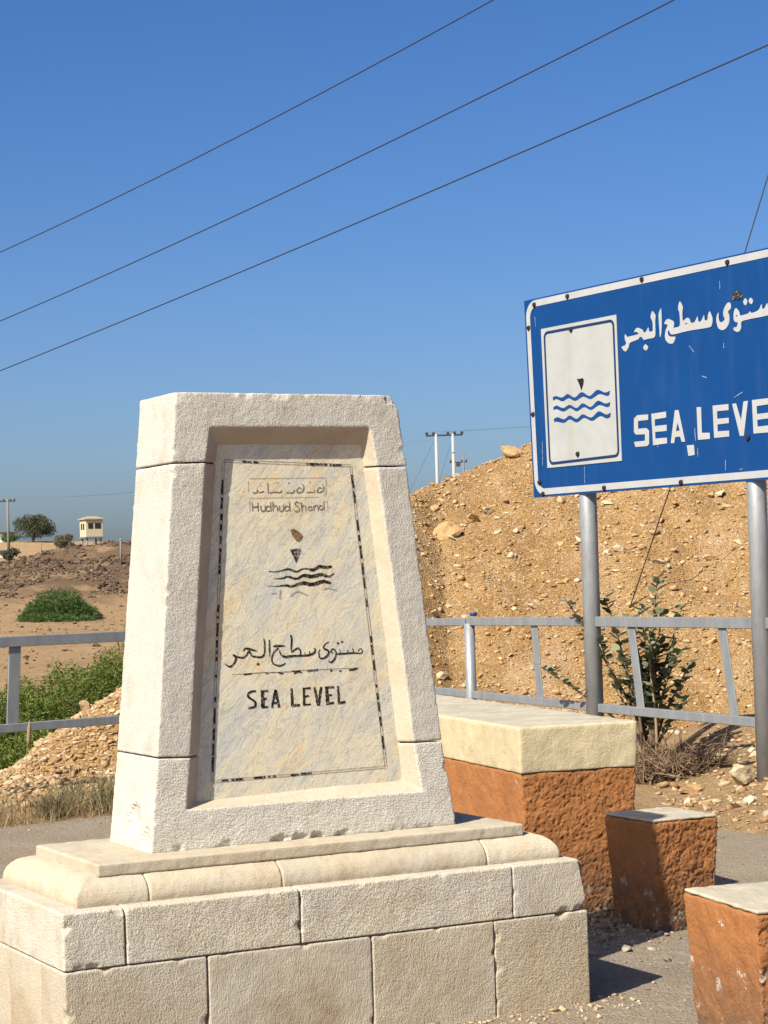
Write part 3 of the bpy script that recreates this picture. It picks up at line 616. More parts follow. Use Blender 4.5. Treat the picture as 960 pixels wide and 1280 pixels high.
PROF_Y = [-4000, 14, 17.5, 19, 21, 26, 31, 45, 60, 80, 91, 110, 130, 200, 250, 300, 400, 4000]
PROF_Z = [-0.05, -0.05, -0.03, -0.15, -0.6, -1.5, -1.6, -0.7, -0.05, 0.27, 1.0, 2.85, 2.6, 4.1, 5.4, 8.0, 9.5, 10.0]
def edge_dist(x, y):
    """how far a point lies beyond the pavement edge (negative: on the pavement)"""
    e1 = -0.621 * (x + 2.616) + 0.784 * (y - 13.83)
    e2 = 0.85 * (x - 2.0) + 0.53 * (y - 12.58)
    return np.maximum(e1, e2)
def base_z(x, y):
    x = np.asarray(x, float); y = np.asarray(y, float)
    z = np.interp(y, PROF_Y, PROF_Z)
    far = np.clip((y - 85) / 25, 0, 1) * np.clip((160 - y) / 30, 0, 1)
    z = z + far * np.clip((x + 21) / 5.6, -0.3, 1.2) * 0.65
    z = z + np.clip((y - 220) / 60, 0, 1) * -0.09 * np.clip(x + 46, 0, 60)
    amp = np.clip((y - 20) / 30, 0, 1)
    z = z + amp * (vnoise(x, y, 6, 1) - 0.5) * 0.25 + amp * (vnoise(x, y, 1.7, 2) - 0.5) * 0.10
    rough = np.clip((y - 84) / 8, 0, 1) * np.clip((135 - y) / 15, 0, 1)
    z = z + rough * ((vnoise(x, y, 2.2, 3) - 0.5) * 0.55 + (vnoise(x, y, 0.9, 4) - 0.5) * 0.3)
    e = edge_dist(x, y)
    near = np.clip((24 - y) / 4, 0, 1)
    bank = np.clip(x - 1.9, 0, 1) * np.clip(e, 0, 1.6) * 0.2
    z = z + near * np.where(e > 0, (vnoise(x, y, 0.5, 5) - 0.4) * 0.09 * np.clip(e * 3, 0, 1) + bank, 0)
    return np.where(e < -0.05, -0.06, z)
def hill_z(x, y):
    x = np.asarray(x, float); y = np.asarray(y, float)
    y0 = 17.45 + 1.85 * np.clip((x + 1.6) / 2.2, 0, 1) ** 1.5 - 0.12 * np.clip(x - 2.0, 0, 20)
    e = y - y0
    front = -0.03 + 0.60 * e
    flank = 0.64 + 0.70 * (x + 2.47)
    cap = 2.62 + 0.36 * (x - 0.346) - np.clip(x - 4.8, 0, 50) * 0.3
    k = 0.12
    h = -k * np.log(np.exp(-front / k) + np.exp(-flank / k) + np.exp(-cap / k) + 1e-30)
    h = h - 0.35 * np.clip(e - 7.5, 0, 40)
    return h + (vnoise(x, y, 1.3, 8) - 0.5) * 0.22 + (vnoise(x, y, 0.45, 9) - 0.5) * 0.10 + (vnoise(x, y, 0.17, 10) - 0.5) * 0.045
def ground_z(x, y):
    return np.maximum(base_z(x, y), hill_z(x, y))

def axis(parts):
    out = []
    for a, b, s in parts:
        out += list(np.arange(a, b, s))
    return np.array(out)
def sheet(name, xs, ys, fz, keep=None):
    X, Y = np.meshgrid(xs, ys)
    Z = fz(X, Y)
    V = np.stack([X.ravel(), Y.ravel(), Z.ravel()], 1)
    nx, ny = len(xs), len(ys)
    i = (np.arange(ny - 1)[:, None] * nx + np.arange(nx - 1)[None]).ravel()
    F = np.stack([i, i + 1, i + nx + 1, i + nx], 1)
    if keep is not None:
        K = keep(X, Y, Z).ravel()
        F = F[K[F].any(1)]
        used = np.unique(F); mp = np.zeros(len(V), int); mp[used] = np.arange(len(used))
        V, F = V[used], mp[F]
    return npmesh(name, V, F, True)

xs = np.concatenate([-np.geomspace(40, 4000, 22)[::-1], axis([(-39, -12, 0.5), (-12, 8, 0.16), (8, 40, 1.2)]), np.geomspace(41, 4000, 22)])
ys = np.concatenate([-np.geomspace(2, 3000, 14)[::-1], axis([(-1, 11, 0.5), (11, 24, 0.1), (24, 60, 0.35), (60, 84, 0.5), (84, 135, 0.45), (135, 420, 4.0)]), np.geomspace(425, 4000, 12)])
ground = obj('ground', sheet('ground', xs, ys, base_z), 'ground', kind='structure')
hx = np.concatenate([axis([(-5.5, -0.5, 0.07), (-0.5, 5.2, 0.05), (5.2, 14, 0.25)])])
hy = axis([(15.5, 26.5, 0.06), (26.5, 44, 0.25)])
hill = obj('hill', sheet('hill', hx, hy, hill_z, lambda X, Y, Z: Z > base_z(X, Y) - 0.12), 'hill', kind='structure')

# pavement slab with a real edge
pav = [(-15.0, 4.02), (-2.616, 13.83), (-0.045, 15.87), (2.0, 12.58), (9.0, 1.35), (9.0, -12.0), (-15.0, -12.0)]
pavement = obj('pavement', loft('pavement', [[(x, y, -0.12) for x, y in pav], [(x, y, 0.0) for x, y in pav]]), 'pave', kind='structure')

# ------------------------------------------------------------------ rocks
def rock_mesh(name, seed, sub=2, sharp=0.35):
    r = random.Random(seed)
    bm = bmesh.new()
    bmesh.ops.create_icosphere(bm, subdivisions=sub, radius=1.0)
    planes = [(Vector((r.gauss(0, 1), r.gauss(0, 1), r.gauss(0, 1))).normalized(), r.uniform(0.34, 0.8)) for _ in range(14)]
    o = Vector((seed * 3.1, seed * 1.7, seed * 0.3))
    for v in bm.verts:
        p = v.co.copy()
        for n_, d_ in planes:
            k = p.dot(n_)
            if k > d_:
                p -= n_ * (k - d_)
        v.co = p * (1 + 0.22 * noise.noise(p * 2.6 + o))
    me = bpy.data.meshes.new(name); bm.to_mesh(me); bm.free()
    return me
ROCKS = {}
def rock_data(mat, i):
    if (mat, i) not in ROCKS:
        me = rock_mesh('rock', 11 + i * 7, 2)
        me.materials.append(MATS[mat])
        ROCKS[(mat, i)] = me
    return ROCKS[(mat, i)]
def place_rock(x, y, size, mat, parent=None, sink=0.25, flat=0.7, r=None, name='rock'):
    r = r or random
    o = bpy.data.objects.new(name, rock_data(mat, r.randrange(8)))
    COL.objects.link(o)
    sz = size * r.uniform(0.85, 1.15)
    o.scale = (sz * r.uniform(0.8, 1.3), sz * r.uniform(0.7, 1.0), sz * flat * r.uniform(0.7, 1.1))
    o.rotation_euler = (r.uniform(-0.6, 0.6), r.uniform(-0.6, 0.6), r.uniform(0, 6.28))
    o.location = (x, y, float(ground_z(x, y)) + o.scale[2] * (0.5 - sink))
    if parent is not None:
        o.parent = parent
    return o

def pebbles(name, pts, sizes, mat, seed, parent=None, label=None, category=None, sub=1, flat=0.65):
    """loose stones too many to count, one mesh"""
    r = np.random.default_rng(seed)
    protos = []
    for i in range(10):
        me = rock_mesh('p', 200 + i * 13 + seed, sub)
        v = np.array([q.co[:] for q in me.vertices]); f = np.array([q.vertices[:] for q in me.polygons])
        bpy.data.meshes.remove(me)
        protos.append((v, f))
    n = len(pts); Vs, Fs, off = [], [], 0
    which = r.integers(0, 10, n)
    for k in range(10):
        idx = np.where(which == k)[0]
        if not len(idx):
            continue
        v, f = protos[k]
        m_ = len(idx)
        sc_ = sizes[idx][:, None] * np.stack([r.uniform(0.75, 1.4, m_), r.uniform(0.7, 1.1, m_), flat * r.uniform(0.6, 1.2, m_)], 1)
        P = v[None] * sc_[:, None]
        a = r.uniform(-0.7, 0.7, m_); ca_, sa_ = np.cos(a)[:, None], np.sin(a)[:, None]
        P = np.stack([P[..., 0], P[..., 1] * ca_ - P[..., 2] * sa_, P[..., 1] * sa_ + P[..., 2] * ca_], -1)
        a = r.uniform(0, 6.28, m_); ca_, sa_ = np.cos(a)[:, None], np.sin(a)[:, None]
        P = np.stack([P[..., 0] * ca_ - P[..., 1] * sa_, P[..., 0] * sa_ + P[..., 1] * ca_, P[..., 2]], -1)
        P = P + pts[idx][:, None] + np.array([0, 0, 1])[None, None] * (sizes[idx] * 0.15)[:, None, None]
        Vs.append(P.reshape(-1, 3))
        Fs.append((f[None] + (np.arange(m_) * len(v))[:, None, None]).reshape(-1, 3) + off)
        off += m_ * len(v)
    me = npmesh(name, np.concatenate(Vs), np.concatenate(Fs))
    return obj(name, me, mat, parent, label, category, None, 'stuff')

def on_ground(x, y, fz=ground_z):
    return np.stack([x, y, fz(x, y)], 1)

# small stones of the rubble slope
n = 48000
x = rng.uniform(-4.2, 5.6, n); y = rng.uniform(15.6, 26.5, n)
keep = (hill_z(x, y) > base_z(x, y) - 0.05) & (edge_dist(x, y) > 0.1)
p = on_ground(x[keep], y[keep]); s = np.clip(rng.lognormal(math.log(0.0135), 0.6, len(p)), 0.006, 0.07)
pebbles('rubble', p, s, 'rock', 1, label='loose ochre rubble covering the slope behind the railing', category='rubble')
n = 1000
x = rng.uniform(-4.2, 5.0, n); y = rng.uniform(13.0, 24.5, n)
keep = (edge_dist(x, y) > 0.15) & ((hill_z(x, y) > base_z(x, y) - 0.2) | (x > 1.2) | ((x > -3.6) & (y > 15.0)))
p = on_ground(x[keep], y[keep]); s = np.clip(rng.lognormal(math.log(0.032), 0.4, len(p)), 0.015, 0.08)
pebbles('loose_stones', p, s, 'rock_pale', 2, label='pale fist-sized stones strewn over the rubble slope', category='stones')
# denser stones at the foot of the slope, left and right
n = 8600
x = np.concatenate([rng.uniform(-3.7, -1.2, 7000), rng.uniform(1.9, 4.2, 1600)]); y = np.concatenate([rng.uniform(15.6, 19.4, 7000), rng.uniform(12.2, 16.6, 1600)])
keep = edge_dist(x, y) > 0.12
p = on_ground(x[keep], y[keep]); s = np.clip(rng.lognormal(math.log(0.021), 0.55, len(p)), 0.008, 0.08)
pebbles('scree', p, s, 'rock_tan', 3, label='tumbled pale scree at the foot of the rubble slope', category='stones')
# individual larger rocks on the slope
rr = random.Random(21)
for k in range(150):
    x_, y_ = rr.uniform(-0.2, 5.0), rr.uniform(18.8, 25.5)
    if hill_z(x_, y_) < base_z(x_, y_) + 0.05:
        continue
    place_rock(x_, y_, min(0.13, 0.045 * math.exp(abs(rr.gauss(0, 0.5)))), rr.choice(['rock', 'rock_tan', 'rock_pale', 'rock_orange']), hill, 0.35, 0.6, rr)
for k in range(75):
    x_, y_ = rr.uniform(-3.6, -1.6), rr.uniform(16.9, 19.8)
    if hill_z(x_, y_) > base_z(x_, y_) - 0.1:
        place_rock(x_, y_, min(0.10, 0.036 * math.exp(abs(rr.gauss(0, 0.5)))), rr.choice(['rock', 'rock_tan', 'rock_tan', 'rock_orange', 'rock_pale']), hill, 0.3, 0.7, rr)
for k in range(60):
    x_, y_ = rr.uniform(2.0, 3.6), rr.uniform(12.6, 16.2)
    if edge_dist(x_, y_) > 0.2:
        place_rock(x_, y_, min(0.1, 0.04 * math.exp(abs(rr.gauss(0, 0.5)))), rr.choice(['rock_pale', 'rock_tan', 'rock_orange']), ground, 0.3, 0.7, rr)
def boulder(x, y, sc, mat, label, rot=(0, 0, 0), seed=1, sink=0.3):
    me = rock_mesh('boulder', 300 + seed, 3)
    o = obj('boulder', me, mat, None, label, 'rock')
    o.scale = sc; o.rotation_euler = rot
    o.location = (x, y, float(ground_z(x, y)) + sc[2] * (0.6 - sink))
    return o
boulder(1.50, 24.35, (0.17, 0.15, 0.11), 'rock_orange', 'orange boulder perched on the crest of the rubble slope', (0.2, 0.3, 0.5), 1, 0.15)
boulder(0.66, 22.8, (0.36, 0.20, 0.17), 'rock_orange', 'wide orange slab of rock set in the slope beside the monument', (0.5, -0.3, 0.25), 2, 0.5)
boulder(0.99, 23.05, (0.12, 0.10, 0.09), 'rock', 'brown rock on the slope just right of the wide orange slab', (0.1, 0.4, 1.0), 3, 0.2)
boulder(1.18, 23.2, (0.12, 0.09, 0.07), 'rock_pale', 'pale flat rock on the slope above and right of the orange slab', (0.4, 0.4, 0.2), 4, 0.3)
boulder(1.36, 22.3, (0.09, 0.07, 0.05), 'rock_pale', 'small pale rock on the slope left of the left sign post', (0.3, 0.2, 0.6), 10, 0.3)
boulder(2.52, 22.3, (0.11, 0.08, 0.06), 'rock_pale', 'pale rock on the slope between the two sign posts', (0.3, 0.4, 0.3), 7, 0.3)
boulder(3.48, 22.1, (0.10, 0.08, 0.05), 'rock', 'brown rock on the slope left of the right sign post', (0.3, 0.1, 0.9), 11, 0.3)
boulder(2.41, 14.35, (0.12, 0.10, 0.10), 'rock_pale', 'pale angular rock beside the foot of the right sign post', (0.2, 0.5, 0.7), 5, 0.1)
boulder(2.10, 14.75, (0.13, 0.10, 0.055), 'rock_orange', 'flat orange rock at the pavement edge behind the small stool', (0.1, 0.1, 0.2), 6, 0.2)
boulder(-2.75, 18.9, (0.12, 0.10, 0.08), 'rock_tan', 'pale boulder on the left spur above the green thicket', (0.3, 0.2, 0.6), 8, 0.3)

# stones and grit on the pavement
n = 9000
x = rng.uniform(-3.4, 2.9, n); y = rng.uniform(6.0, 15.0, n)
keep = (edge_dist(x, y) < -0.05) & (vnoise(x, y, 0.8, 12) > rng.uniform(0.1, 0.7, n))
p = np.stack([x[keep], y[keep], np.zeros(keep.sum())], 1); s = np.clip(rng.lognormal(math.log(0.006), 0.5, len(p)), 0.003, 0.02)
pebbles('grit', p, s, 'grit', 5, label='loose grit and small pebbles scattered over the worn pavement', category='grit')
n = 500
t_ = rng.uniform(-0.1, 2.2, n); d_ = rng.normal(-0.06, 0.06, n)
x = -1.083 + 0.886 * t_ - 0.4635 * d_; y = 6.755 + 0.4635 * t_ + 0.886 * d_
p = np.stack([x, y, np.zeros(n)], 1); s = np.clip(rng.lognormal(math.log(0.009), 0.5, n), 0.004, 0.028)
pebbles('mortar_crumbs', p, s, 'rock_pale', 6, label='pale mortar crumbs along the foot of the plinth', category='grit')
n = 420
x = rng.normal(0.95, 0.14, n); y = rng.normal(9.3, 0.3, n)
p = np.stack([x, y, np.zeros(n)], 1); s = np.clip(rng.lognormal(math.log(0.013), 0.5, n), 0.005, 0.04)
pebbles('broken_concrete', p, s, 'grit', 7, label='broken concrete crumbs between the table and the small stool', category='grit')
# far berm of dark rubble
n = 22000
x = rng.uniform(-30, -6, n); y = rng.uniform(88, 128, n)
keep = vnoise(x, y, 3.5, 14) > 0.24 + 0.25 * np.clip((98 - y) / 8, 0, 1)
p = on_ground(x[keep], y[keep], base_z); s = np.clip(rng.lognormal(math.log(0.07), 0.5, len(p)), 0.03, 0.28)
pebbles('dark_rubble', p, s, 'rock_dark', 8, label='dark brown rubble along the far berm below the watchtower', category='rubble')
n = 7000
x = rng.uniform(-34, 2, n); y = rng.uniform(34, 92, n)
p = on_ground(x, y, base_z); s = np.clip(rng.lognormal(math.log(0.035), 0.6, n), 0.015, 0.22)
pebbles('desert_stones', p, s, 'rock_dark', 9, label='scattered dark stones on the sandy flat beyond the thicket', category='stones')

# ------------------------------------------------------------------ monument
MA = 0.482
monument = empty('monument', (-1.083, 6.755, 0), MA, 'cream limestone monument with tapered frame around a marble plaque on stepped plinth', 'monument')
DC, DB, DT, ZS, ZT = 0.4731, 0.2071, 0.1744, 0.6648, 2.2677
K = -(DT - DB) / (ZT - ZS)
def dfront(z):
    return DC - DB + K * (z - ZS)
def dback(z):
    return DC + DB - K * (z - ZS)
PD = 0.056
LW, DP, Z1, Z2 = 2.022, 0.946, 0.3437, 0.534
core = obj('plinth_core', box_mesh('plinth_core', 0.014, LW - 0.014, 0.014, DP - 0.014, -0.1, Z2 - 0.012), 'mortar', monument)
def block(x0, x1, y0, y1, z0, z1, g=0.0012, chips=0.0025, bev=0.0015, mat='plinth', round_right=False):
    me = box_mesh('stone_block', x0 + (g if x0 > 0.01 else 0), x1 - (g if x1 < LW - 0.01 else 0), y0 + (g if y0 > 0.01 else 0), y1 - (g if y1 < DP - 0.01 else 0), z0 + g, z1 - (g if z1 < 0.5 else 0), bev)
    if round_right:
        for v in me.vertices:
            if v.co.x > x1 - 0.06 and v.co.z > z1 - 0.06:
                v.co.x -= 0.035 if v.co.z > z1 - 0.004 else 0.0
        me.update()
    o = obj('stone_block', me, mat, core)
    weather(o, 0.006, chips, 0.05, 0.0010, 0.02, 1)
    if y0 < 0.01:
        rg = random.Random(int(x0 * 1000) + int(z1 * 100))
        pts_ = []
        for k in range(5):
            sd = rg.choice('tblr')
            px_ = x0 if sd == 'l' else x1 if sd == 'r' else rg.uniform(x0, x1)
            pz_ = z1 if sd == 't' else z0 if sd == 'b' else rg.uniform(max(z0, 0), z1)
            pts_.append((px_, y0, pz_, rg.uniform(0.010, 0.028), rg.uniform(0.3, 0.6)))
        bite(o, pts_, ((x0 + x1) / 2, (y0 + y1) / 2, (z0 + z1) / 2))
    return o
cl = [0, 0.5035, 1.1236, 1.6177, LW]
for i in range(4):
    block(cl[i], cl[i + 1], 0.0, 0.24, -0.1, Z1)
cu = [0, 0.2162, 0.853, 1.7014, LW]
for i in range(4):
    block(cu[i], cu[i + 1], 0.0, (0.62, 0.3, 0.3, 0.5)[i], Z1, Z2, round_right=(i == 3))
for y0, y1 in ((0.24, 0.59), (0.59, DP)):
    block(0, 0.3, y0, y1, -0.1, Z1)
    block(LW - 0.3, LW, y0, y1, -0.1, Z1)
block(0.3, 1.0, DP - 0.24, DP, -0.1, Z1); block(1.0, LW - 0.3, DP - 0.24, DP, -0.1, Z1)
block(0, 0.2162, 0.62, DP, Z1, Z2); block(LW - 0.32, LW, 0.5, DP, Z1, Z2); block(0.2162, 1.0, 0.6, DP, Z1, Z2); block(1.0, LW - 0.32, 0.6, DP, Z1, Z2)

# quarter-round moulding, cut into stones by its joints
def ring_rect(i, z):
    return [(i, i, z), (LW - i, i, z), (LW - i, DP - i, z), (i, DP - i, z)]
prof = [(0.075, Z2 - 0.012), (0.070, Z2 + 0.014)] + [(0.070 + 0.095 * (1 - math.cos(t)), Z2 + 0.014 + 0.078 * math.sin(t)) for t in np.linspace(0.15, math.pi / 2, 8)]
full = loft('moulding', [ring_rect(i, z) for i, z in prof])
cuts = [-1, 0.33, 0.82, 1.64, 3]
for a, b in zip(cuts[:-1], cuts[1:]):
    bm = bmesh.new(); bm.from_mesh(full)
    for pos, sgn in ((a + 0.0002, 1), (b - 0.0002, -1)):
        res = bmesh.ops.bisect_plane(bm, geom=bm.verts[:] + bm.edges[:] + bm.faces[:], plane_co=(pos, 0, 0), plane_no=(-sgn, 0, 0), clear_outer=True)
        ed = [e for e in res['geom_cut'] if isinstance(e, bmesh.types.BMEdge)]
        if ed:
            bmesh.ops.holes_fill(bm, edges=ed)
    bmesh.ops.recalc_face_normals(bm, faces=bm.faces)
    me = bpy.data.meshes.new('moulding_stone'); bm.to_mesh(me); bm.free()
    o = obj('moulding_stone', me, 'moulding', core)
    weather(o, 0.005, 0.006, 0.07, 0.0015, 0.02, 0)
bpy.data.meshes.remove(full)
slab = obj('cap_slab', box_mesh('cap_slab', 0.168, LW - 0.19, 0.125, DP - 0.16, Z2 + 0.085, ZS, 0.004), 'moulding', monument)
weather(slab, 0.006, 0.006, 0.06, 0.0015, 0.02, 1)

# the tapered frame: lintel, two jambs and the sill stone round a splayed recess
FO = dict(tl=(0.5635, 2.268), tr=(1.4442, 2.268), r1=(1.4779, 2.002), r2=(1.5786, 0.978), br=(1.627, 0.66), bl=(0.4118, 0.66), l2=(0.4487, 0.990), l1=(0.5422, 2.016))
FI = dict(tl=(0.6913, 2.146), tr=(1.3299, 2.149), r1=(1.3565, 2.002), r2=(1.4619, 0.979), br=(1.4893, 0.797), bl=(0.5486, 0.801), l2=(0.5705, 0.985), l1=(0.6666, 2.018))
PL = dict(tl=(0.7388, 2.0851), tr=(1.3174, 2.0862), br=(1.4333, 0.8368), bl=(0.61, 0.8224))
def along(a, b, z):
    t = (z - a[1]) / (b[1] - a[1])
    return (a[0] + (b[0] - a[0]) * t, z)
PL['r1'] = along(PL['tr'], PL['br'], 2.002); PL['r2'] = along(PL['tr'], PL['br'], 0.979)
PL['l1'] = along(PL['tl'], PL['bl'], 2.018); PL['l2'] = along(PL['tl'], PL['bl'], 0.985)
def inside_recess(u, z):
    if not FI['bl'][1] - 0.004 < z < FI['tl'][1] + 0.004:
        return False
    t = (z - FI['bl'][1]) / (FI['tl'][1] - FI['bl'][1])
    return FI['bl'][0] + (FI['tl'][0] - FI['bl'][0]) * t - 0.004 < u < FI['br'][0] + (FI['tr'][0] - FI['br'][0]) * t + 0.004
def gouge(o, name):
    me = o.data
    me.materials.append(MATS['splay'])
    for p_ in me.polygons:
        c_ = p_.center
        if inside_recess(c_.x, c_.z) and c_.y > dfront(c_.z) + 0.004:
            p_.material_index = 1
    rg = random.Random(len(name) * 7 + len(me.vertices))
    pts_ = []
    zs_ = [v.co.z for v in me.vertices]; lo, hi = min(zs_), max(zs_)
    for k in range(5):
        z_ = rg.uniform(lo, hi); t = (z_ - 0.66) / (2.268 - 0.66)
        u_ = rg.choice([0.4118 + (0.5635 - 0.4118) * t, 0.4118 + (0.5635 - 0.4118) * t, 1.627 + (1.4442 - 1.627) * t])
        pts_.append((u_, dfront(z_), z_, rg.uniform(0.008, 0.024), rg.uniform(0.25, 0.5)))
    if name == 'lintel':
        for k in range(10):
            pts_.append((rg.uniform(0.57, 1.44), dfront(2.26), 2.266, rg.uniform(0.01, 0.026), rg.uniform(0.3, 0.5)))
        pts_.append((1.445, dfront(2.26), 2.268, 0.045, 0.5))
    if name == 'sill':
        for k in range(34):
            pts_.append((rg.uniform(0.42, 1.62), dfront(0.67) , rg.uniform(0.655, 0.672), rg.uniform(0.010, 0.026), rg.uniform(0.3, 0.6)))
        pts_.append((0.42, dfront(0.8) + 0.18, 0.76, 0.07, 0.35)); pts_.append((0.43, dfront(0.8) + 0.05, 0.70, 0.05, 0.4))
    bite(o, pts_, (1.0, DC, (lo + hi) / 2))
    return o
def frame_stone(name, spec, gap):
    """spec: list of (table, key); gap moves joint points apart"""
    rings = []
    for layer in range(3):
        ring = []
        for tb, k in spec:
            q = FO[k] if tb == 'o' else (FI[k] if layer == 0 else PL[k])
            z = q[1] + gap.get(k, 0.0)
            d = dfront(z) if layer == 0 else dfront(z) + PD + 0.02 if layer == 1 else dback(z)
            if layer == 1 and tb == 'i':
                f0 = FI[k]; s_ = (PD + 0.02) / PD
                q = (f0[0] + (q[0] - f0[0]) * s_, f0[1] + (q[1] - f0[1]) * s_)
                z = q[1] + gap.get(k, 0.0)
            if layer == 2 and tb == 'i':
                f0 = FI[k]; s_ = (PD + 0.02) / PD
                q = (f0[0] + (q[0] - f0[0]) * s_, f0[1] + (q[1] - f0[1]) * s_)
                z = q[1] + gap.get(k, 0.0)
            ring.append((q[0], d, z))
        rings.append(ring)
    o = obj(name, loft(name, rings), 'stele', monument)
    weather(o, 0.005, 0.003, 0.05, 0.0010, 0.018, 1)
    return gouge(o, name)
g = 0.0022
frame_stone('lintel', [('o', 'tl'), ('o', 'tr'), ('o', 'r1'), ('i', 'r1'), ('i', 'tr'), ('i', 'tl'), ('i', 'l1'), ('o', 'l1')], dict(r1=g, l1=g))
frame_stone('jamb', [('o', 'l1'), ('i', 'l1'), ('i', 'l2'), ('o', 'l2')], dict(l1=-g, l2=g))
frame_stone('jamb', [('i', 'r1'), ('o', 'r1'), ('o', 'r2'), ('i', 'r2')], dict(r1=-g, r2=g))
frame_stone('sill', [('o', 'bl'), ('o', 'l2'), ('i', 'l2'), ('i', 'bl'), ('i', 'br'), ('i', 'r2'), ('o', 'r2'), ('o', 'br')], dict(r2=-g, l2=-g))
bk = [(0.47, 0.70), (1.56, 0.70), (1.41, 2.23), (0.60, 2.23)]
backing = obj('backing_core', loft('backing_core', [[(x_, dfront(z_) + PD + 0.035, z_) for x_, z_ in bk], [(x_, dback(z_) - 0.01, z_) for x_, z_ in bk]]), 'mortar', monument)
# marble plaque
pq = [PL[k] for k in ('bl', 'br', 'tr', 'tl')]
cxm, czm = sum(q[0] for q in pq) / 4, sum(q[1] for q in pq) / 4
pq = [(cxm + (x_ - cxm) * 1.03, czm + (z_ - czm) * 1.02) for x_, z_ in pq]
plaque = obj('marble_plaque', loft('marble_plaque', [[(x_, dfront(z_) + PD, z_) for x_, z_ in pq], [(x_, dfront(z_) + PD + 0.03, z_) for x_, z_ in pq]]), 'marble', monument, 'veined cream and grey marble plaque with black lettering')
def on_plaque(u, w, off=0.0):
    return Vector((u, dfront(w) + PD - 0.0012 - off, w))
def plaque_part(nm, st, mt, jag, curve=True, kind=None):
    return obj(nm, strokes_mesh(nm, st, on_plaque, curve, jag), mt, plaque, kind=kind)
for i0, i1 in ((0, 4), (4, 5), (5, 6), (6, 13), (13, 14), (14, 19), (19, 20), (20, 21)):
    plaque_part('arabic_letter', PLAQUE_ARABIC[i0:i1], 'ink', 0.25)
for i0, i1 in ((0, 1), (1, 5), (5, 8), (8, 10), (10, 14), (14, 16), (16, 20), (20, 22)):
    plaque_part('latin_letter', PLAQUE_LATIN[i0:i1], 'ink', 0.25)
for w_ in PLAQUE_WAVES[:2] + [PLAQUE_WAVES[2]]:
    plaque_part('wave', [[(u_, z_, wd_ * (1.0 + 0.5 * max(0.0, min(1.0, (u_ - 0.93) / 0.12)))) for u_, z_, wd_ in w_]], 'ink', 0.25)
for w_ in PLAQUE_FAINT:
    plaque_part('faded_wave', [w_], 'ink_faint', 0.3)
plaque_part('ruled_line', PLAQUE_RULE, 'ink', 0.4, kind='stuff')
plaque_part('name_lettering', PLAQUE_NAME, 'ink_thin', 0.2, kind='stuff')
plaque_part('arabic_name_lettering', PLAQUE_NAME_ARABIC, 'ink_thin', 0.3, kind='stuff')
plaque_part('engraved_box', PLAQUE_BOX, 'ink_thin', 0.2, False, 'stuff')
obj('triangle_mark', curve_fill('triangle_mark', [PLAQUE_MARK], on_plaque), 'ink_worn', plaque)
obj('rust_spot', curve_fill('rust_spot', [PLAQUE_STAIN], lambda u, w: on_plaque(u, w, 0.0006)), 'rust_spot', plaque)
# border: a thin engraved line with flakes of black paint left in it
bd = PLAQUE_BORDER + PLAQUE_BORDER[:1]
thin = []
flakes = []
fr = random.Random(5)
DENS = [[(0.12, 0.26), (0.62, 0.90)], None, [(0.42, 0.52), (0.64, 0.74), (0.78, 0.98)], None]
for i in range(4):
    a, b = np.array(bd[i]), np.array(bd[i + 1])
    n_ = np.array([-(b - a)[1], (b - a)[0]]); n_ = n_ / np.linalg.norm(n_)
    for s_ in (-0.0042, 0.0042):
        thin.append([(*(a + n_ * s_), 0.0016), (*(b + n_ * s_), 0.0016)])
    t_ = 0.03
    while t_ < 0.95:
        ln = fr.uniform(0.008, 0.05)
        ok = any(lo < t_ < hi for lo, hi in DENS[i]) if DENS[i] else fr.random() < 0.75
        if ok:
            k = max(2, int(ln * np.linalg.norm(b - a) / 0.008))
            seg = []
            for j in range(k + 1):
                q = a + (b - a) * (t_ + ln * j / k) + n_ * fr.uniform(-0.0015, 0.0015)
                seg.append((q[0], q[1], 0.0085 * fr.uniform(0.5, 1.1)))
            flakes.append(seg)
        t_ += ln + fr.uniform(0.004, 0.02)
obj('border_line', strokes_mesh('border_line', thin, on_plaque, False), 'ink_thin', plaque, kind='stuff')
obj('border_paint', strokes_mesh('border_paint', flakes, lambda u, w, o=0: on_plaque(u, w, 0.0004 + o), False, 0.3), 'ink', plaque, kind='stuff')

# ------------------------------------------------------------------ concrete table and stools
def slab_block(name, corners_top, corners_bot, zt, zb, mat, parent, voxel=0.01, chips=0.01, fine=0.006, cs=0.05, fs=0.022):
    o = obj(name, loft(name, [[(x_, y_, zb) for x_, y_ in corners_bot], [(x_, y_, zt) for x_, y_ in corners_top]]), mat, parent)
    return weather(o, voxel, chips, cs, fine, fs)
def popcorn(o, amp=0.0065, scale=0.011):
    """coarse rendered face on the side turned from the sun"""
    me = o.data
    n_ = len(me.vertices)
    co = np.empty(n_ * 3, np.float32); me.vertices.foreach_get('co', co); co = co.reshape(-1, 3)
    nr = np.empty(n_ * 3, np.float32); me.vertex_normals.foreach_get('vector', nr); nr = nr.reshape(-1, 3)
    k = np.minimum(1.0, np.maximum(0, -nr[:, 1]) + np.maximum(0, nr[:, 0]))
    off = np.array(o.parent.location) * 3.0
    for i in np.where(k > 0.3)[0]:
        q = Vector((co[i] + off) / scale)
        h_ = noise.noise(q) + 0.6 * noise.noise(q * 2.2)
        co[i] += nr[i] * amp * k[i] * (h_ - 0.35)
    me.vertices.foreach_set('co', co.ravel()); me.update()
    return o
def worn_top(o, mat):
    o.data.materials.append(MATS[mat])
    for p_ in o.data.polygons:
        if p_.normal.z > 0.75:
            p_.material_index = 1
    return o
def rect(w, d, t=0.0):
    return [(t, t), (w - t, t), (w - t, d - t), (t, d - t)]
table = empty('concrete_table', (0.586, 9.553, 0), 0.324, 'long concrete table with cream top and brown painted base behind the monument', 'table')
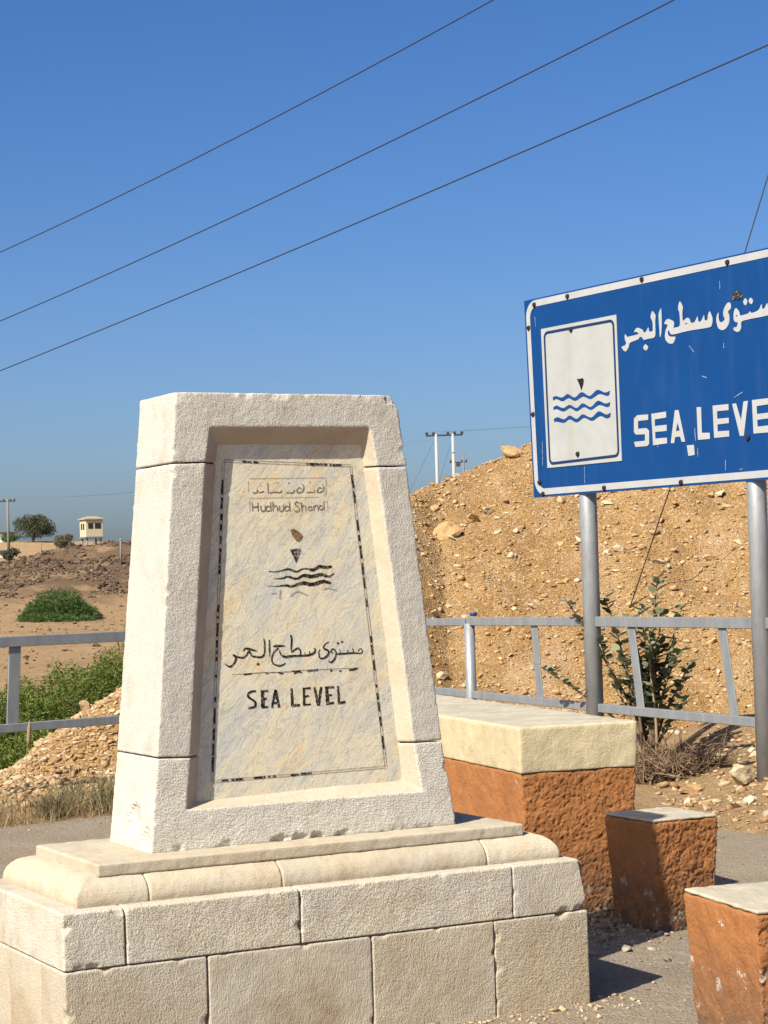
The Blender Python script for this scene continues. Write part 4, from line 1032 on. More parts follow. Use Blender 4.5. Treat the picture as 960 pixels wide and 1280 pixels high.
worn_top(slab_block('table_top', rect(0.606, 2.9), rect(0.606, 2.9, 0.008), 0.883, 0.668, 'cream', table, 0.010, 0.008, 0.003, 0.09), 'seat_top')
popcorn(slab_block('table_base', rect(0.606, 2.9, 0.010), rect(0.606, 2.9, 0.045), 0.667, -0.03, 'brown', table, 0.008, 0.010, 0.006, 0.06, 0.010))
def stool(loc, rz, w, d, h, label, mat):
    e = empty('concrete_stool', loc, rz, label, 'stool', 'concrete stools round the table')
    slab_block('seat_top', rect(w, d, 0.003), rect(w, d, 0.003), h, h - 0.014, 'seat_top', e, 0.008, 0.008, 0.004)
    popcorn(slab_block('stool_base', rect(w, d, 0.002), rect(w, d, 0.03), h - 0.0145, -0.03, mat, e, 0.007, 0.014, 0.006, 0.07, 0.010))
    return e
stool((1.13, 9.068, 0), 0.466, 0.352, 0.398, 0.497, 'brown concrete stool with pale top, half in shadow between table and pavement edge', 'brown')
stool((1.143, 6.62, 0), 0.30, 0.36, 0.55, 0.497, 'bright orange-brown concrete stool with white scuffs at the lower right corner', 'brown_scuffed')

# ------------------------------------------------------------------ blue sign
SA = -1.034
sign = empty('road_sign', (1.1928, 16.5, 0), SA, 'large blue metal sign reading SEA LEVEL in white on two pipe posts', 'sign')
# local x runs along the sign, local -y faces the monument side
def on_sign(u, w, off=0.004):
    return Vector((u, -off, w))
SL = 3.46
panel_q = [(0.0092, 2.1812), (SL - 0.08, 2.169), (SL, 3.743), (-0.040, 3.7593)]
panel = obj('sign_panel', loft('sign_panel', [[(u, 0.0, w) for u, w in panel_q], [(u, 0.004, w) for u, w in panel_q]]), 'blue', sign, 'blue sheet metal sign panel')
def bil(s_, t_):
    (a, b, c, d) = [np.array(q) for q in panel_q]
    return (a * (1 - s_) + b * s_) * (1 - t_) + (d * (1 - s_) + c * s_) * t_
def rrect(in_l, in_b, in_t, rad, n_=8):
    W_, H_ = SL, 1.58
    pts = []
    for cx_, cy_, a0 in ((W_ - in_l - rad, in_b + rad, -90), (W_ - in_l - rad, H_ - in_t - rad, 0), (in_l + rad, H_ - in_t - rad, 90), (in_l + rad, in_b + rad, 180)):
        for k in range(n_ + 1):
            an = R(a0 + 90 * k / n_)
            pts.append(tuple(bil((cx_ + rad * math.cos(an)) / W_, (cy_ + rad * math.sin(an)) / H_)))
    return pts
obj('white_border', curve_fill('white_border', [rrect(0.022, 0.016, 0.012, 0.13), rrect(0.076, 0.066, 0.064, 0.085)], lambda u, w: on_sign(u, w, 0.003)), 'white', panel)
for w0, w1, u0, u1 in ((3.7593, 3.743, -0.040, SL), (2.1872, 2.175, 0.0092, SL - 0.08)):
    obj('panel_flange', loft('panel_flange', [[(u0, y_, w0), (u1, y_, w1), (u1, y_, w1 - 0.006), (u0, y_, w0 - 0.006)] for y_ in (0.0045, 0.035)]), 'galv', panel)
sym_q = [(0.2148, 2.4049), (1.1773, 2.4009), (1.170, 3.4997), (0.1893, 3.5065)]
symbol = obj('symbol_plate', loft('symbol_plate', [[(u, -0.0025, w) for u, w in sym_q], [(u, -0.0062, w) for u, w in sym_q]]), 'white_streak', sign, 'white symbol plate with blue waves and a rust streak')
ring_q = [(0.2432, 2.4253), (1.1534, 2.4324), (1.1436, 3.4716), (0.225, 3.4795)]
def rring(inset, rad):
    (a, b, c, d) = [np.array(q) for q in ring_q]
    pts = []
    W_, H_ = 0.915, 1.04
    for cx_, cy_, a0 in ((W_ - inset - rad, inset + rad, -90), (W_ - inset - rad, H_ - inset - rad, 0), (inset + rad, H_ - inset - rad, 90), (inset + rad, inset + rad, 180)):
        for k in range(7):
            an = R(a0 + 15 * k)
            s_, t_ = (cx_ + rad * math.cos(an)) / W_, (cy_ + rad * math.sin(an)) / H_
            pts.append(tuple((a * (1 - s_) + b * s_) * (1 - t_) + (d * (1 - s_) + c * s_) * t_))
    return pts
obj('blue_frame_line', curve_fill('blue_frame_line', [rring(0.0, 0.05), rring(0.021, 0.035)], lambda u, w: on_sign(u, w, 0.0085)), 'dark_blue', symbol)
for lp in SIGN_WAVES:
    k = len(lp) // 2
    up, lo = smooth_line(lp[:k], 4), smooth_line(lp[k:], 4)
    obj('wave', curve_fill('wave', [[tuple(q) for q in up] + [tuple(q) for q in lo]], lambda u, w: on_sign(u, w, 0.0085)), 'blue', symbol)
obj('triangle_mark', curve_fill('triangle_mark', [SIGN_MARK], lambda u, w: on_sign(u, w, 0.0085)), 'black', symbol)
def chaikin(lp):
    out = []
    for i, q in enumerate(lp):
        n_ = lp[(i + 1) % len(lp)]
        out += [(q[0] * 0.8 + n_[0] * 0.2, q[1] * 0.8 + n_[1] * 0.2), (q[0] * 0.2 + n_[0] * 0.8, q[1] * 0.2 + n_[1] * 0.8)]
    return out
for lps in SIGN_ARABIC:
    obj('arabic_letter', curve_fill('arabic_letter', [chaikin(chaikin(lp)) for lp in lps], on_sign), 'white', panel)
for lps in SIGN_LATIN:
    obj('latin_letter', curve_fill('latin_letter', lps, on_sign), 'white', panel)
obj('sticker', curve_fill('sticker', [SIGN_PATCH], on_sign), 'white', panel)
scr = [[(*q, 0.005) for q in s_] for s_ in SIGN_SCRATCH if s_[0][1] > 3.0 or abs(s_[0][0] - s_[1][0]) < 0.1]
obj('paint_scratches', strokes_mesh('paint_scratches', scr, lambda u, w, o=0: on_sign(u, w, 0.0045), False, 0.8), 'scuff', panel, kind='stuff')
for u, w in SIGN_BOLTS:
    off = 0.008 if 0.2 < u < 1.17 and 2.4 < w < 3.5 else 0.003
    obj('bolt', tube_mesh('bolt', [(u, -off, w), (u, -off - 0.012, w)], [0.021, 0.017], 10), 'bolt', panel)
du, dw = SIGN_DENT
r_ = random.Random(4)
obj('bullet_dent', curve_fill('bullet_dent', [[(du + 0.062 * r_.uniform(0.7, 1.15) * math.cos(a_), dw + 0.036 * r_.uniform(0.7, 1.15) * math.sin(a_)) for a_ in np.linspace(0, 6.0, 13)]], lambda u, w: on_sign(u, w, 0.006)), 'dent', panel)
for u in (0.627, 2.585):
    post = obj('sign_post', tube_mesh('sign_post', [(u, 0.075, -0.15), (u, 0.075, 3.70)], 0.068, 20), 'galv', sign)
    for w in (2.45, 3.45):
        obj('clamp', box_mesh('clamp', u - 0.11, u + 0.11, 0.006, 0.040, w - 0.03, w + 0.03, 0.004), 'galv', post)

# ------------------------------------------------------------------ railing
fence = empty('railing', (0.183, 18.2, 0), 0, 'grey steel railing with leaning flat bars running behind monument and under the blue sign', 'railing')
F0 = Vector((0.183, 18.2, 0))
ur = Vector((math.cos(SA), math.sin(SA), 0))
base_r = Vector((1.1928, 16.5, 0))
ul = Vector((-0.9, -0.61, 0)).normalized()
def bar(name, a, b, w, h, parent=fence, up=Vector((0, 0, 1)), mat='rail'):
    """rectangular hollow section between two world points, relative to the railing origin"""
    a, b = Vector(a) - F0, Vector(b) - F0
    t = (b - a).normalized(); s_ = t.cross(up).normalized(); u_ = s_.cross(t)
    V = []
    for q in (a, b):
        for i, j in ((-1, -1), (1, -1), (1, 1), (-1, 1)):
            V.append(q + s_ * i * w / 2 + u_ * j * h / 2)
    me = recalc(pymesh(name, V, [(0, 1, 2, 3), (4, 5, 6, 7), (0, 1, 5, 4), (1, 2, 6, 5), (2, 3, 7, 6), (3, 0, 4, 7)]))
    bm = bmesh.new(); bm.from_mesh(me)
    bmesh.ops.bevel(bm, geom=bm.edges[:], offset=0.004, segments=1, affect='EDGES')
    bm.to_mesh(me); bm.free()
    return obj(name, me, mat, parent)
def PRt(l, z):
    q = base_r + ur * (l - 0.11) + Vector((0.859, 0.511, 0)) * 0.075
    return Vector((q.x, q.y, z))
def PLt(t, z):
    q = F0 + ul * t
    return Vector((q.x, q.y, z))
bar('top_rail', PRt(-1.977, 1.178), PRt(-1.035, 1.185), 0.05, 0.064)
bar('top_rail', PRt(-1.015, 1.190), PRt(0.67, 1.194), 0.05, 0.070)
bar('top_rail', PRt(0.805, 1.194), PRt(2.62, 1.190), 0.05, 0.078)
bar('top_rail', PRt(2.76, 1.190), PRt(4.7, 1.188), 0.05, 0.078)
bar('bottom_rail', PRt(-1.977, 0.60), PRt(0.67, 0.535), 0.05, 0.062)
bar('bottom_rail', PRt(0.805, 0.532), PRt(2.62, 0.503), 0.05, 0.066)
bar('bottom_rail', PRt(2.76, 0.503), PRt(4.7, 0.48), 0.05, 0.066)
for l in (-1.0, 4.7):
    q = PRt(l, 0) - F0
    obj('rail_post', tube_mesh('rail_post', [(q.x, q.y, -0.2), (q.x, q.y, 1.20 if l > 0 else 1.17)], 0.045, 16), 'galv', fence)
for lt, lb in ((-0.044, 0.012), (1.225, 1.316), (2.276, 2.379), (3.4, 3.5), (4.1, 4.2)):
    bar('flat_bar', PRt(lt, 1.16), PRt(lb, 0.53), 0.012, 0.088, up=ur)
cap_ = PRt(-0.93, 1.235) - F0
obj('bottle_cap', tube_mesh('bottle_cap', [cap_, cap_ + Vector((0, 0, 0.03))], 0.03, 10), 'blue', fence)
bar('top_rail', PLt(0, 1.18), PLt(9.0, 1.165), 0.05, 0.082)
bar('bottom_rail', PLt(0, 0.53), PLt(9.0, 0.475), 0.05, 0.066)
for t_, lean in ((1.6, 0.03), (3.72, 0.04), (5.3, 0.04), (7.0, 0.04)):
    a_, b_ = PLt(t_, 1.135), PLt(t_ + lean, 0.50)
    bar('flat_bar', a_, b_, 0.012, 0.10, up=ul)
q = F0 - F0
obj('rail_post', tube_mesh('rail_post', [(0, 0, -0.4), (0, 0, 1.2)], 0.045, 16), 'galv', fence)
q = PLt(8.0, 0) - F0
obj('rail_post', tube_mesh('rail_post', [(q.x, q.y, -0.4), (q.x, q.y, 1.17)], 0.045, 16), 'galv', fence)

# ------------------------------------------------------------------ plants
def leaf_cloud(name, P, D, N, L, W_, mat, parent=None, quad=False, kind=None, label=None, category=None):
    """one quad or hexagonal leaf per row: base P, direction D, face normal N, length L, width W"""
    D = D / np.linalg.norm(D, axis=1, keepdims=True)
    S = np.cross(D, N); S = S / (np.linalg.norm(S, axis=1, keepdims=True) + 1e-9)
    L = L[:, None]; W_ = W_[:, None]
    n_ = len(P)
    if quad:
        V = np.stack([P, P + D * L * 0.45 - S * W_ * 0.5, P + D * L, P + D * L * 0.45 + S * W_ * 0.5], 1).reshape(-1, 3)
        return obj(name, npmesh(name, V, (np.arange(n_) * 4)[:, None] + np.arange(4)[None]), mat, parent, label, category, None, kind)
    V = np.stack([P, P + D * L * 0.3 - S * W_ * 0.5, P + D * L * 0.75 - S * W_ * 0.42, P + D * L, P + D * L * 0.75 + S * W_ * 0.42, P + D * L * 0.3 + S * W_ * 0.5], 1).reshape(-1, 3)
    n_ = len(P)
    F = (np.arange(n_) * 6)[:, None] + np.arange(6)[None]
    return obj(name, npmesh(name, V, F), mat, parent, label, category, None, kind)

def unit(n_, r):
    v = r.normal(size=(n_, 3))
    return v / np.linalg.norm(v, axis=1, keepdims=True)

def thicket(name, lobes, n_, L, W_, mat, label, base, seed, droop=0.5, branch=14, group=None, category='shrub'):
    """low spreading shrub: arching sprays of fine leaves over overlapping mounds"""
    r = np.random.default_rng(seed)
    e = empty(name, base, 0, label, category, group)
    b = np.array(base)
    vol = np.array([l_[3] * l_[4] * l_[5] for l_ in lobes]); cnt = (n_ * vol ** 0.7 / (vol ** 0.7).sum()).astype(int)
    Ps, Ds = [], []
    for (cx_, cy_, cz_, rx, ry, rz), k in zip(lobes, cnt):
        u = unit(k, r); u[:, 2] = np.abs(u[:, 2]) * np.where(r.uniform(size=k) < 0.85, 1, -0.4)
        bump = 0.82 + 0.30 * vnoise(u[:, 0] * 3 + cx_, u[:, 2] * 3 + u[:, 1] * 2, 0.5, seed) 
        rad = bump * r.uniform(0.55, 1.0, k) ** 0.45
        p_ = u * rad[:, None] * np.array([rx, ry, rz]) + np.array([cx_, cy_, cz_])
        d_ = u * np.array([1, 1, 0.5]) + unit(k, r) * 0.7
        d_[:, 2] -= droop * r.uniform(0, 1, k)
        Ps.append(p_); Ds.append(d_)
    P, D = np.concatenate(Ps), np.concatenate(Ds)
    ok = P[:, 2] > base_z(P[:, 0], P[:, 1]) - 0.02
    P, D = P[ok], D[ok]
    k = len(P)
    leaf_cloud('foliage', P - b, D, unit(k, r), r.uniform(0.6, 1.3, k) * L, r.uniform(0.7, 1.3, k) * W_, mat, e, True)
    ms = []
    for i in range(branch):
        l_ = lobes[int(r.integers(len(lobes)))]
        u = unit(1, r)[0]; u[2] = abs(u[2]) * 0.8 + 0.2
        root = np.array([b[0], b[1], 0.0]); root[2] = float(base_z(root[0], root[1])) - 0.05
        tip = np.array(l_[:3]) + u * np.array(l_[3:]) * 0.85
        mid = (root + tip) / 2 + np.array([0, 0, 0.05 * l_[5]])
        ms.append(tube_mesh('b', [root - b, mid - b, tip - b], [0.02 * l_[5] + 0.008, 0.012 * l_[5] + 0.005, 0.004], 5))
    obj('branches', merge('branches', ms), 'bark', e)
    return e

# big green thicket in the hollow beyond the left railing
thicket('green_thicket', [(-3.0, 33.0, -1.5, 2.4, 2.2, 2.55), (-4.6, 32.2, -1.55, 1.7, 1.9, 2.0), (-5.7, 31.5, -1.6, 1.5, 1.8, 1.75), (-7.2, 31.0, -1.6, 1.6, 1.8, 1.75),
                           (-4.6, 29.3, -1.6, 1.7, 1.5, 1.25), (-6.2, 28.8, -1.6, 1.5, 1.4, 1.15), (-3.4, 29.6, -1.6, 1.4, 1.4, 1.5), (-2.0, 31.0, -1.5, 1.6, 1.6, 1.9)],
        260000, 0.075, 0.018, 'leaf_green', 'broad feathery green thicket in the hollow beyond the left railing', (-4.6, 31.2, -1.6), 5, 0.5, 30)
thicket('desert_bush', [(-12.6, 80.0, 0.25, 1.25, 1.0, 1.25), (-13.2, 79.6, 0.2, 1.0, 0.9, 0.85), (-11.9, 79.8, 0.2, 0.95, 0.9, 0.75), (-12.9, 79.2, 0.2, 0.9, 0.6, 0.7), (-13.75, 79.5, 0.2, 0.45, 0.4, 0.3), (-12.2, 79.3, 0.25, 0.8, 0.5, 0.95), (-12.8, 77.6, 0.2, 0.55, 0.5, 0.35), (-13.4, 78.2, 0.2, 0.5, 0.5, 0.3), (-12.0, 77.9, 0.2, 0.35, 0.5, 0.28), (-11.5, 78.6, 0.2, 0.4, 0.4, 0.25)],
        26000, 0.15, 0.024, 'leaf_deep', 'rounded dark green bush alone on the sandy flat', (-12.65, 79.8, 0.25), 6, 0.6, 60)

# grey-green shrub with thick oval leaves behind the railing
def waxy_shrub(base, label):
    r = np.random.default_rng(12)
    e = empty('waxy_shrub', base, 0, label, 'shrub')
    stems, P, D, N = [], [], [], []
    tips = [(0.10, 0.0, 1.56), (0.26, 0.1, 1.34), (-0.10, 0.1, 1.25), (-0.34, 0.15, 1.42), (-0.26, -0.1, 1.02), (0.02, -0.15, 1.18), (0.20, -0.1, 1.0), (0.30, 0.1, 0.90),
            (0.05, 0.0, 0.75), (-0.15, 0.1, 0.66), (0.24, 0.0, 0.62), (0.15, 0.2, 1.3), (-0.05, 0.0, 0.95), (-0.42, 0.0, 1.1), (0.12, 0.1, 1.08), (-0.08, 0.1, 0.80), (0.0, 0.1, 1.38)]
    for tx, ty, tz in tips:
        k = 9
        path = []
        for i in range(k):
            t = i / (k - 1)
            path.append(np.array([tx * t ** 1.4 + 0.03 * math.sin(5 * t + tx * 9), ty * t, tz * t]))
        stems.append(tube_mesh('s', path, [0.017 * (1 - 0.75 * i / (k - 1)) for i in range(k)], 6))
        for i in range(34):
            t = 1 - 0.5 * (i / 34) ** 1.1
            if tz * t < 0.25:
                continue
            p_ = np.array([np.interp(t, np.linspace(0, 1, k), [q[c_] for q in path]) for c_ in range(3)])
            an = i * 2.4 + r.uniform(-0.4, 0.4)
            d_ = np.array([math.cos(an), math.sin(an), r.uniform(0.1, 0.9)])
            P.append(p_); D.append(d_); N.append(np.array([-math.cos(an) * 0.6, -math.sin(an) * 0.6, 1.0]) + r.normal(size=3) * 0.3)
    # a few long stems leaning to the left
    for tx, tz in ((-0.85, 0.92), (-0.62, 1.42)):
        path = [np.array([tx * t, 0.1 * t, 0.2 + (tz - 0.2) * t ** 0.8]) for t in np.linspace(0, 1, 7)]
        stems.append(tube_mesh('s', path, [0.012 * (1 - 0.1 * i) for i in range(7)], 6))
        for i in range(22):
            t = 1 - 0.5 * i / 22
            p_ = np.array([tx * t, 0.1 * t, 0.2 + (tz - 0.2) * t ** 0.8]); an = i * 2.4
            P.append(p_); D.append(np.array([math.cos(an), math.sin(an), r.uniform(0.1, 0.8)])); N.append(np.array([-math.cos(an) * 0.6, -math.sin(an) * 0.6, 1.0]))
    P, D, N = np.array(P), np.array(D), np.array(N)
    leaf_cloud('foliage', P, D, N, r.uniform(0.06, 0.11, len(P)), r.uniform(0.045, 0.07, len(P)), 'leaf_grey', e)
    obj('stems', merge('stems', stems), 'twig', e)
    return e
waxy_shrub((2.0, 15.95, float(ground_z(2.0, 15.95)) - 0.03), 'tall grey-green shrub with thick oval leaves behind the railing under the sign')

def tangle(name, base, n_, rx, ry, h, mat, label, seed, rad=0.0035, category='shrub'):
    r = np.random.default_rng(seed)
    e = empty(name, base, 0, label, category)
    ms = []
    for i in range(n_):
        a = r.uniform(0, 6.28); p0 = np.array([r.normal(0, rx * 0.3), r.normal(0, ry * 0.3), 0.0])
        d_ = np.array([math.cos(a) * rx, math.sin(a) * ry, h * r.uniform(0.3, 1.0)])
        p1 = p0 + d_ * 0.5 + r.normal(size=3) * 0.05; p2 = p0 + d_ * r.uniform(0.7, 1.1) + np.array([0, 0, -0.12 * r.uniform(0, 1)]) + r.normal(size=3) * 0.06
        p2[2] = max(p2[2], 0.02)
        ms.append(tube_mesh('t', [p0, p1, p2], [rad * 1.5, rad, rad * 0.5], 3, False))
    obj('twigs', merge('twigs', ms), mat, e)
    return e
tangle('dry_brush', (2.22, 15.45, float(ground_z(2.22, 15.45))), 260, 0.36, 0.25, 0.30, 'twig', 'tangle of dry brown twigs at the foot of the grey-green shrub', 3)
tangle('dry_brush', (1.93, 15.55, float(ground_z(1.93, 15.55))), 160, 0.22, 0.2, 0.5, 'twig', 'upright dry brown twigs just right of the table end', 4)

def grass(name, pts, h, w, lean, mat, label, seed, kind='stuff', category='grass'):
    r = np.random.default_rng(seed)
    n_ = len(pts); V, F = [], []
    a = r.uniform(0, 6.28, n_); hh = h * r.uniform(0.25, 1.0, n_) * (0.6 + 0.9 * vnoise(pts[:, 0], pts[:, 1], 0.25, 30)); le = lean * r.uniform(0.1, 1.3, n_); b = r.uniform(0, 3.14, n_)
    dx, dy = np.cos(a) * le * hh, np.sin(a) * le * hh
    sx__, sy__ = np.cos(b) * w / 2, np.sin(b) * w / 2
    rows = []
    for t, ww in ((0, 1.0), (0.5, 0.8), (0.85, 0.45), (1.0, 0.08)):
        c_ = pts + np.stack([dx * t * t, dy * t * t, hh * t * (1 - 0.2 * t * le)], 1)
        o_ = np.stack([sx__ * ww, sy__ * ww, np.zeros(n_)], 1)
        rows += [c_ - o_, c_ + o_]
    V = np.stack(rows, 1).reshape(-1, 3)
    k = np.arange(n_)[:, None] * 8
    F = np.concatenate([k + np.array([[0, 1, 3, 2]]), k + np.array([[2, 3, 5, 4]]), k + np.array([[4, 5, 7, 6]])])
    return obj(name, npmesh(name, V, F), mat, None, label, category, None, kind)
n = 3000
cxs = rng.uniform(-3.6, -1.5, 150); cys = 13.9 + (cxs + 2.616) * 0.79 + np.abs(rng.normal(0.45, 0.75, 150))
k = (rng.uniform(0, 1, n) ** 1.8 * 150).astype(int)
gx = cxs[k] + rng.normal(0, 0.06, n); gy = cys[k] + rng.normal(0, 0.06, n)
ok = edge_dist(gx, gy) > 0.03
grass('dry_grass', on_ground(gx[ok], gy[ok]), 0.27, 0.0042, 1.3, 'straw', 'dry straw-coloured grass along the pavement edge left of the monument', 4)
n = 900
cxs = rng.normal(-2.2, 0.22, 16); cys = 14.35 + (cxs + 2.616) * 0.79 + np.abs(rng.normal(0.3, 0.2, 16))
k = rng.integers(0, 16, n); gx = cxs[k] + rng.normal(0, 0.05, n); gy = cys[k] + rng.normal(0, 0.05, n)
ok = edge_dist(gx, gy) > 0.05
grass('half_dry_grass', on_ground(gx[ok], gy[ok]), 0.33, 0.005, 0.6, 'straw_green', 'grey-green half dry grass tuft among the straw by the monument', 8)
# seed-headed stalks
for k_, (sx__, sy__, hh) in enumerate(((-2.52, 14.25, 0.62), (-2.75, 14.1, 0.5), (-1.98, 14.75, 0.45))):
    zz = float(ground_z(sx__, sy__))
    e = empty('grass_stalk', (sx__, sy__, zz), 0, ('tallest dry grass stalk with a pale seed head beside the left railing', 'short dry stalk at the far left of the dry grass', 'dry stalk nearest to the monument in the dry grass')[k_], 'grass', 'seed-headed grass stalks')
    obj('stem', tube_mesh('stem', [(0, 0, 0), (0.01, 0, hh * 0.6), (0.035, 0, hh)], [0.004, 0.003, 0.002], 5), 'straw', e)
    obj('seed_head', tube_mesh('seed_head', [(0.030, 0, hh * 0.86), (0.036, 0, hh * 0.95), (0.042, 0, hh * 1.08), (0.046, 0, hh * 1.16)], [0.004, 0.015, 0.013, 0.003], 7), 'straw', e)

# far trees
def tree(name, base, w, h, crown_z, mat, label, seed, n_=5000, lobes=14, leaf=0.22, trunk=0.16):
    r = np.random.default_rng(seed)
    e = empty(name, base, 0, label, 'tree')
    C = []
    for i in range(lobes):
        a = r.uniform(0, 6.28); q = r.uniform(0, 1) ** 0.6
        C.append((math.cos(a) * q * w * 0.36, math.sin(a) * q * w * 0.30, crown_z + (h - crown_z) * r.uniform(0.1, 0.78) * (1 - 0.35 * q), r.uniform(0.16, 0.26) * w))
    Ps = []
    for c_ in C:
        k = n_ // lobes
        u = unit(k, r)
        Ps.append(np.array(c_[:3]) + u * (r.uniform(0.4, 1, k) ** 0.4)[:, None] * np.array([1, 1, 0.72]) * c_[3])
    P = np.concatenate(Ps); k = len(P)
    leaf_cloud('crown', P, unit(k, r), unit(k, r), r.uniform(0.7, 1.4, k) * leaf, r.uniform(0.5, 1, k) * leaf * 0.5, mat, e)
    ms = [tube_mesh('t', [(0, 0, -0.5), (0.03, 0, crown_z * 0.6), (0.0, 0.05, crown_z)], [trunk, trunk * 0.8, trunk * 0.6], 8)]
    for c_ in C[:9]:
        ms.append(tube_mesh('t', [(0, 0, crown_z * 0.7), (c_[0] * 0.5, c_[1] * 0.5, (crown_z * 0.7 + c_[2]) / 2 + 0.1), c_[:3]], [trunk * 0.5, trunk * 0.35, trunk * 0.15], 6))
    obj('trunk', merge('trunk', ms), 'bark', e)
    return e
tree('acacia_tree', (-50.9, 300, 7.9), 6.4, 4.9, 0.9, 'leaf_olive', 'broad round-topped olive green tree on the skyline left of the watchtower', 3, 9000, 20, 0.24, 0.2)
tree('scrub_tree', (-27.8, 180, 4.0), 1.9, 2.6, 0.6, 'leaf_scrub', 'small brownish bushy tree between the big tree and the watchtower', 4, 3200, 12, 0.14, 0.07)
tree('dark_tree', (-53.6, 296, 7.8), 2.6, 1.7, 0.3, 'leaf_deep', 'low dark green bush at the left foot of the big skyline tree', 5, 2500, 9, 0.2, 0.1)
tree('roadside_bush', (-19.6, 108, 3.0), 1.0, 0.75, 0.1, 'leaf_olive', 'small grey-green bush at the left edge on the dark berm', 6, 1200, 7, 0.1, 0.04)

# ------------------------------------------------------------------ watchtower, far building, poles, wires
def watchtower():
    s_ = 0.0772
    e = empty('watchtower', (-28.3, 200, 4.15), R(28), 'cream watchtower cabin on stilts standing on the far skyline', 'watchtower')
    zc, hc, w = 2.0, 1.66, 1.72
    obj('cabin', box_mesh('cabin', -w / 2, w / 2, -w / 2, w / 2, zc, zc + hc, 0.02, 1), 'cabin', e)
    roof = loft('roof', [[(-w * 0.60, -w * 0.60, zc + hc + 0.005), (w * 0.60, -w * 0.60, zc + hc + 0.005), (w * 0.60, w * 0.60, zc + hc + 0.005), (-w * 0.60, w * 0.60, zc + hc + 0.005)],
                         [(-w * 0.60, -w * 0.60, zc + hc + 0.09), (w * 0.60, -w * 0.60, zc + hc + 0.09), (w * 0.60, w * 0.60, zc + hc + 0.09), (-w * 0.60, w * 0.60, zc + hc + 0.09)],
                         [(-w * 0.2, -w * 0.2, zc + hc + 0.34), (w * 0.2, -w * 0.2, zc + hc + 0.34), (w * 0.2, w * 0.2, zc + hc + 0.34), (-w * 0.2, w * 0.2, zc + hc + 0.34)]])
    obj('roof', roof, 'cabin_roof', e)
    for x_, y_ in ((-1, -1), (1, -1), (1, 1), (-1, 1)):
        obj('leg', tube_mesh('leg', [(x_ * 0.72, y_ * 0.72, -0.6), (x_ * 0.70, y_ * 0.70, zc)], 0.085, 8), 'pole_dark', e)
    obj('brace', merge('brace', [tube_mesh('b', [(-0.72, -0.72, 0.9), (0.72, -0.72, 1.9)], 0.04, 6), tube_mesh('b', [(-0.72, -0.72, 0.9), (-0.72, 0.72, 1.9)], 0.04, 6)]), 'pole_dark', e)
    for x0, x1 in ((-0.62, -0.14), (0.05, 0.66)):
        obj('window', box_mesh('window', x0, x1, -w / 2 - 0.03, -w / 2 + 0.02, zc + 0.80, zc + 1.32), 'window_dark', e)
    for y0, y1 in ((-0.45, -0.12), (0.12, 0.45)):
        obj('window', box_mesh('window', -w / 2 - 0.03, -w / 2 + 0.02, y0, y1, zc + 0.72, zc + 1.30), 'window_dark', e)
    obj('platform', box_mesh('platform', -w * 0.56, w * 0.56, -w * 0.56, w * 0.56, zc - 0.12, zc - 0.004), 'pole_dark', e)
watchtower()
b_ = empty('white_house', (-60.5, 320, 7.9), 0, 'white flat-roofed house half hidden at the left edge of the skyline', 'house')
obj('wall', box_mesh('wall', -3.2, 2.6, 0, 4, -0.5, 1.95), 'plaster', b_)
obj('roof_slab', box_mesh('roof_slab', -3.35, 2.75, -0.15, 4.15, 1.955, 2.15), 'crossarm', b_)
for x_ in (-2.2, 0.3, 1.6):
    obj('window', box_mesh('window', x_, x_ + 0.6, -0.04, 0.02, 0.7, 1.5), 'window_dark', b_)
b_ = empty('low_shelter', (-43.9, 236, 5.0), 0, 'low dark-roofed shelter with pale wall at left edge below the house', 'shelter')
obj('wall', box_mesh('wall', -2.6, 0.75, 0, 1.6, -0.3, 0.40), 'plaster', b_)
obj('roof', loft('roof', [[(-2.75, -0.2, 0.405), (0.9, -0.2, 0.405), (0.9, 1.8, 0.405), (-2.75, 1.8, 0.405)], [(-2.75, -0.2, 0.52), (0.9, -0.2, 0.52), (0.75, 1.7, 0.80), (-2.75, 1.7, 0.80)]]), 'crossarm', b_)

def insulators(e, xs_, z, y_=0.0, r_=0.10, h_=0.22):
    for x_ in xs_:
        obj('insulator', tube_mesh('insulator', [(x_, y_, z), (x_, y_, z + h_ * 0.5), (x_, y_, z + h_)], [r_ * 0.6, r_, r_ * 0.5], 8), 'crossarm', e)
e = empty('power_pole', (-45.4, 250, 5.4), 0, 'single wooden power pole with short crossarm at the left edge', 'power pole')
obj('pole', tube_mesh('pole', [(0, 0, -0.6), (0, 0, 6.8)], [0.19, 0.14], 10), 'pole_dark', e)
obj('crossarm', box_mesh('crossarm', -1.25, 0.95, -0.08, 0.08, 6.45, 6.62), 'crossarm', e)
insulators(e, (-1.15, -0.45, 0.35, 0.85), 6.62)
e = empty('h_frame_pole', (6.05, 200, 4.0), 0, 'pale twin-legged power pole with dark crossarm above the rubble slope', 'power pole')
for x_ in (-0.80, 0.82):
    obj('pole', tube_mesh('pole', [(x_, 0, -0.6), (x_, 0, 11.05)], [0.20, 0.145], 10), 'pole', e)
obj('crossarm', box_mesh('crossarm', -1.78, 1.78, -0.10, 0.10, 10.86, 11.02), 'crossarm', e)
insulators(e, (-1.7, -1.05, 0.35, 1.0, 1.7), 11.0, 0, 0.16, 0.28)
obj('steps', box_mesh('steps', 0.68, 0.97, -0.17, -0.14, 9.2, 9.26), 'crossarm', e)
e = empty('small_power_pole', (10.95, 280, 7.0), 0, 'smaller distant power pole with low crossarm right of the twin-legged pole', 'power pole')
obj('pole', tube_mesh('pole', [(0, 0, -0.6), (0, 0, 10.9)], [0.18, 0.12], 8), 'pole_dark', e)
obj('crossarm', box_mesh('crossarm', -1.9, 0.5, -0.1, 0.1, 9.5, 9.64), 'crossarm', e)
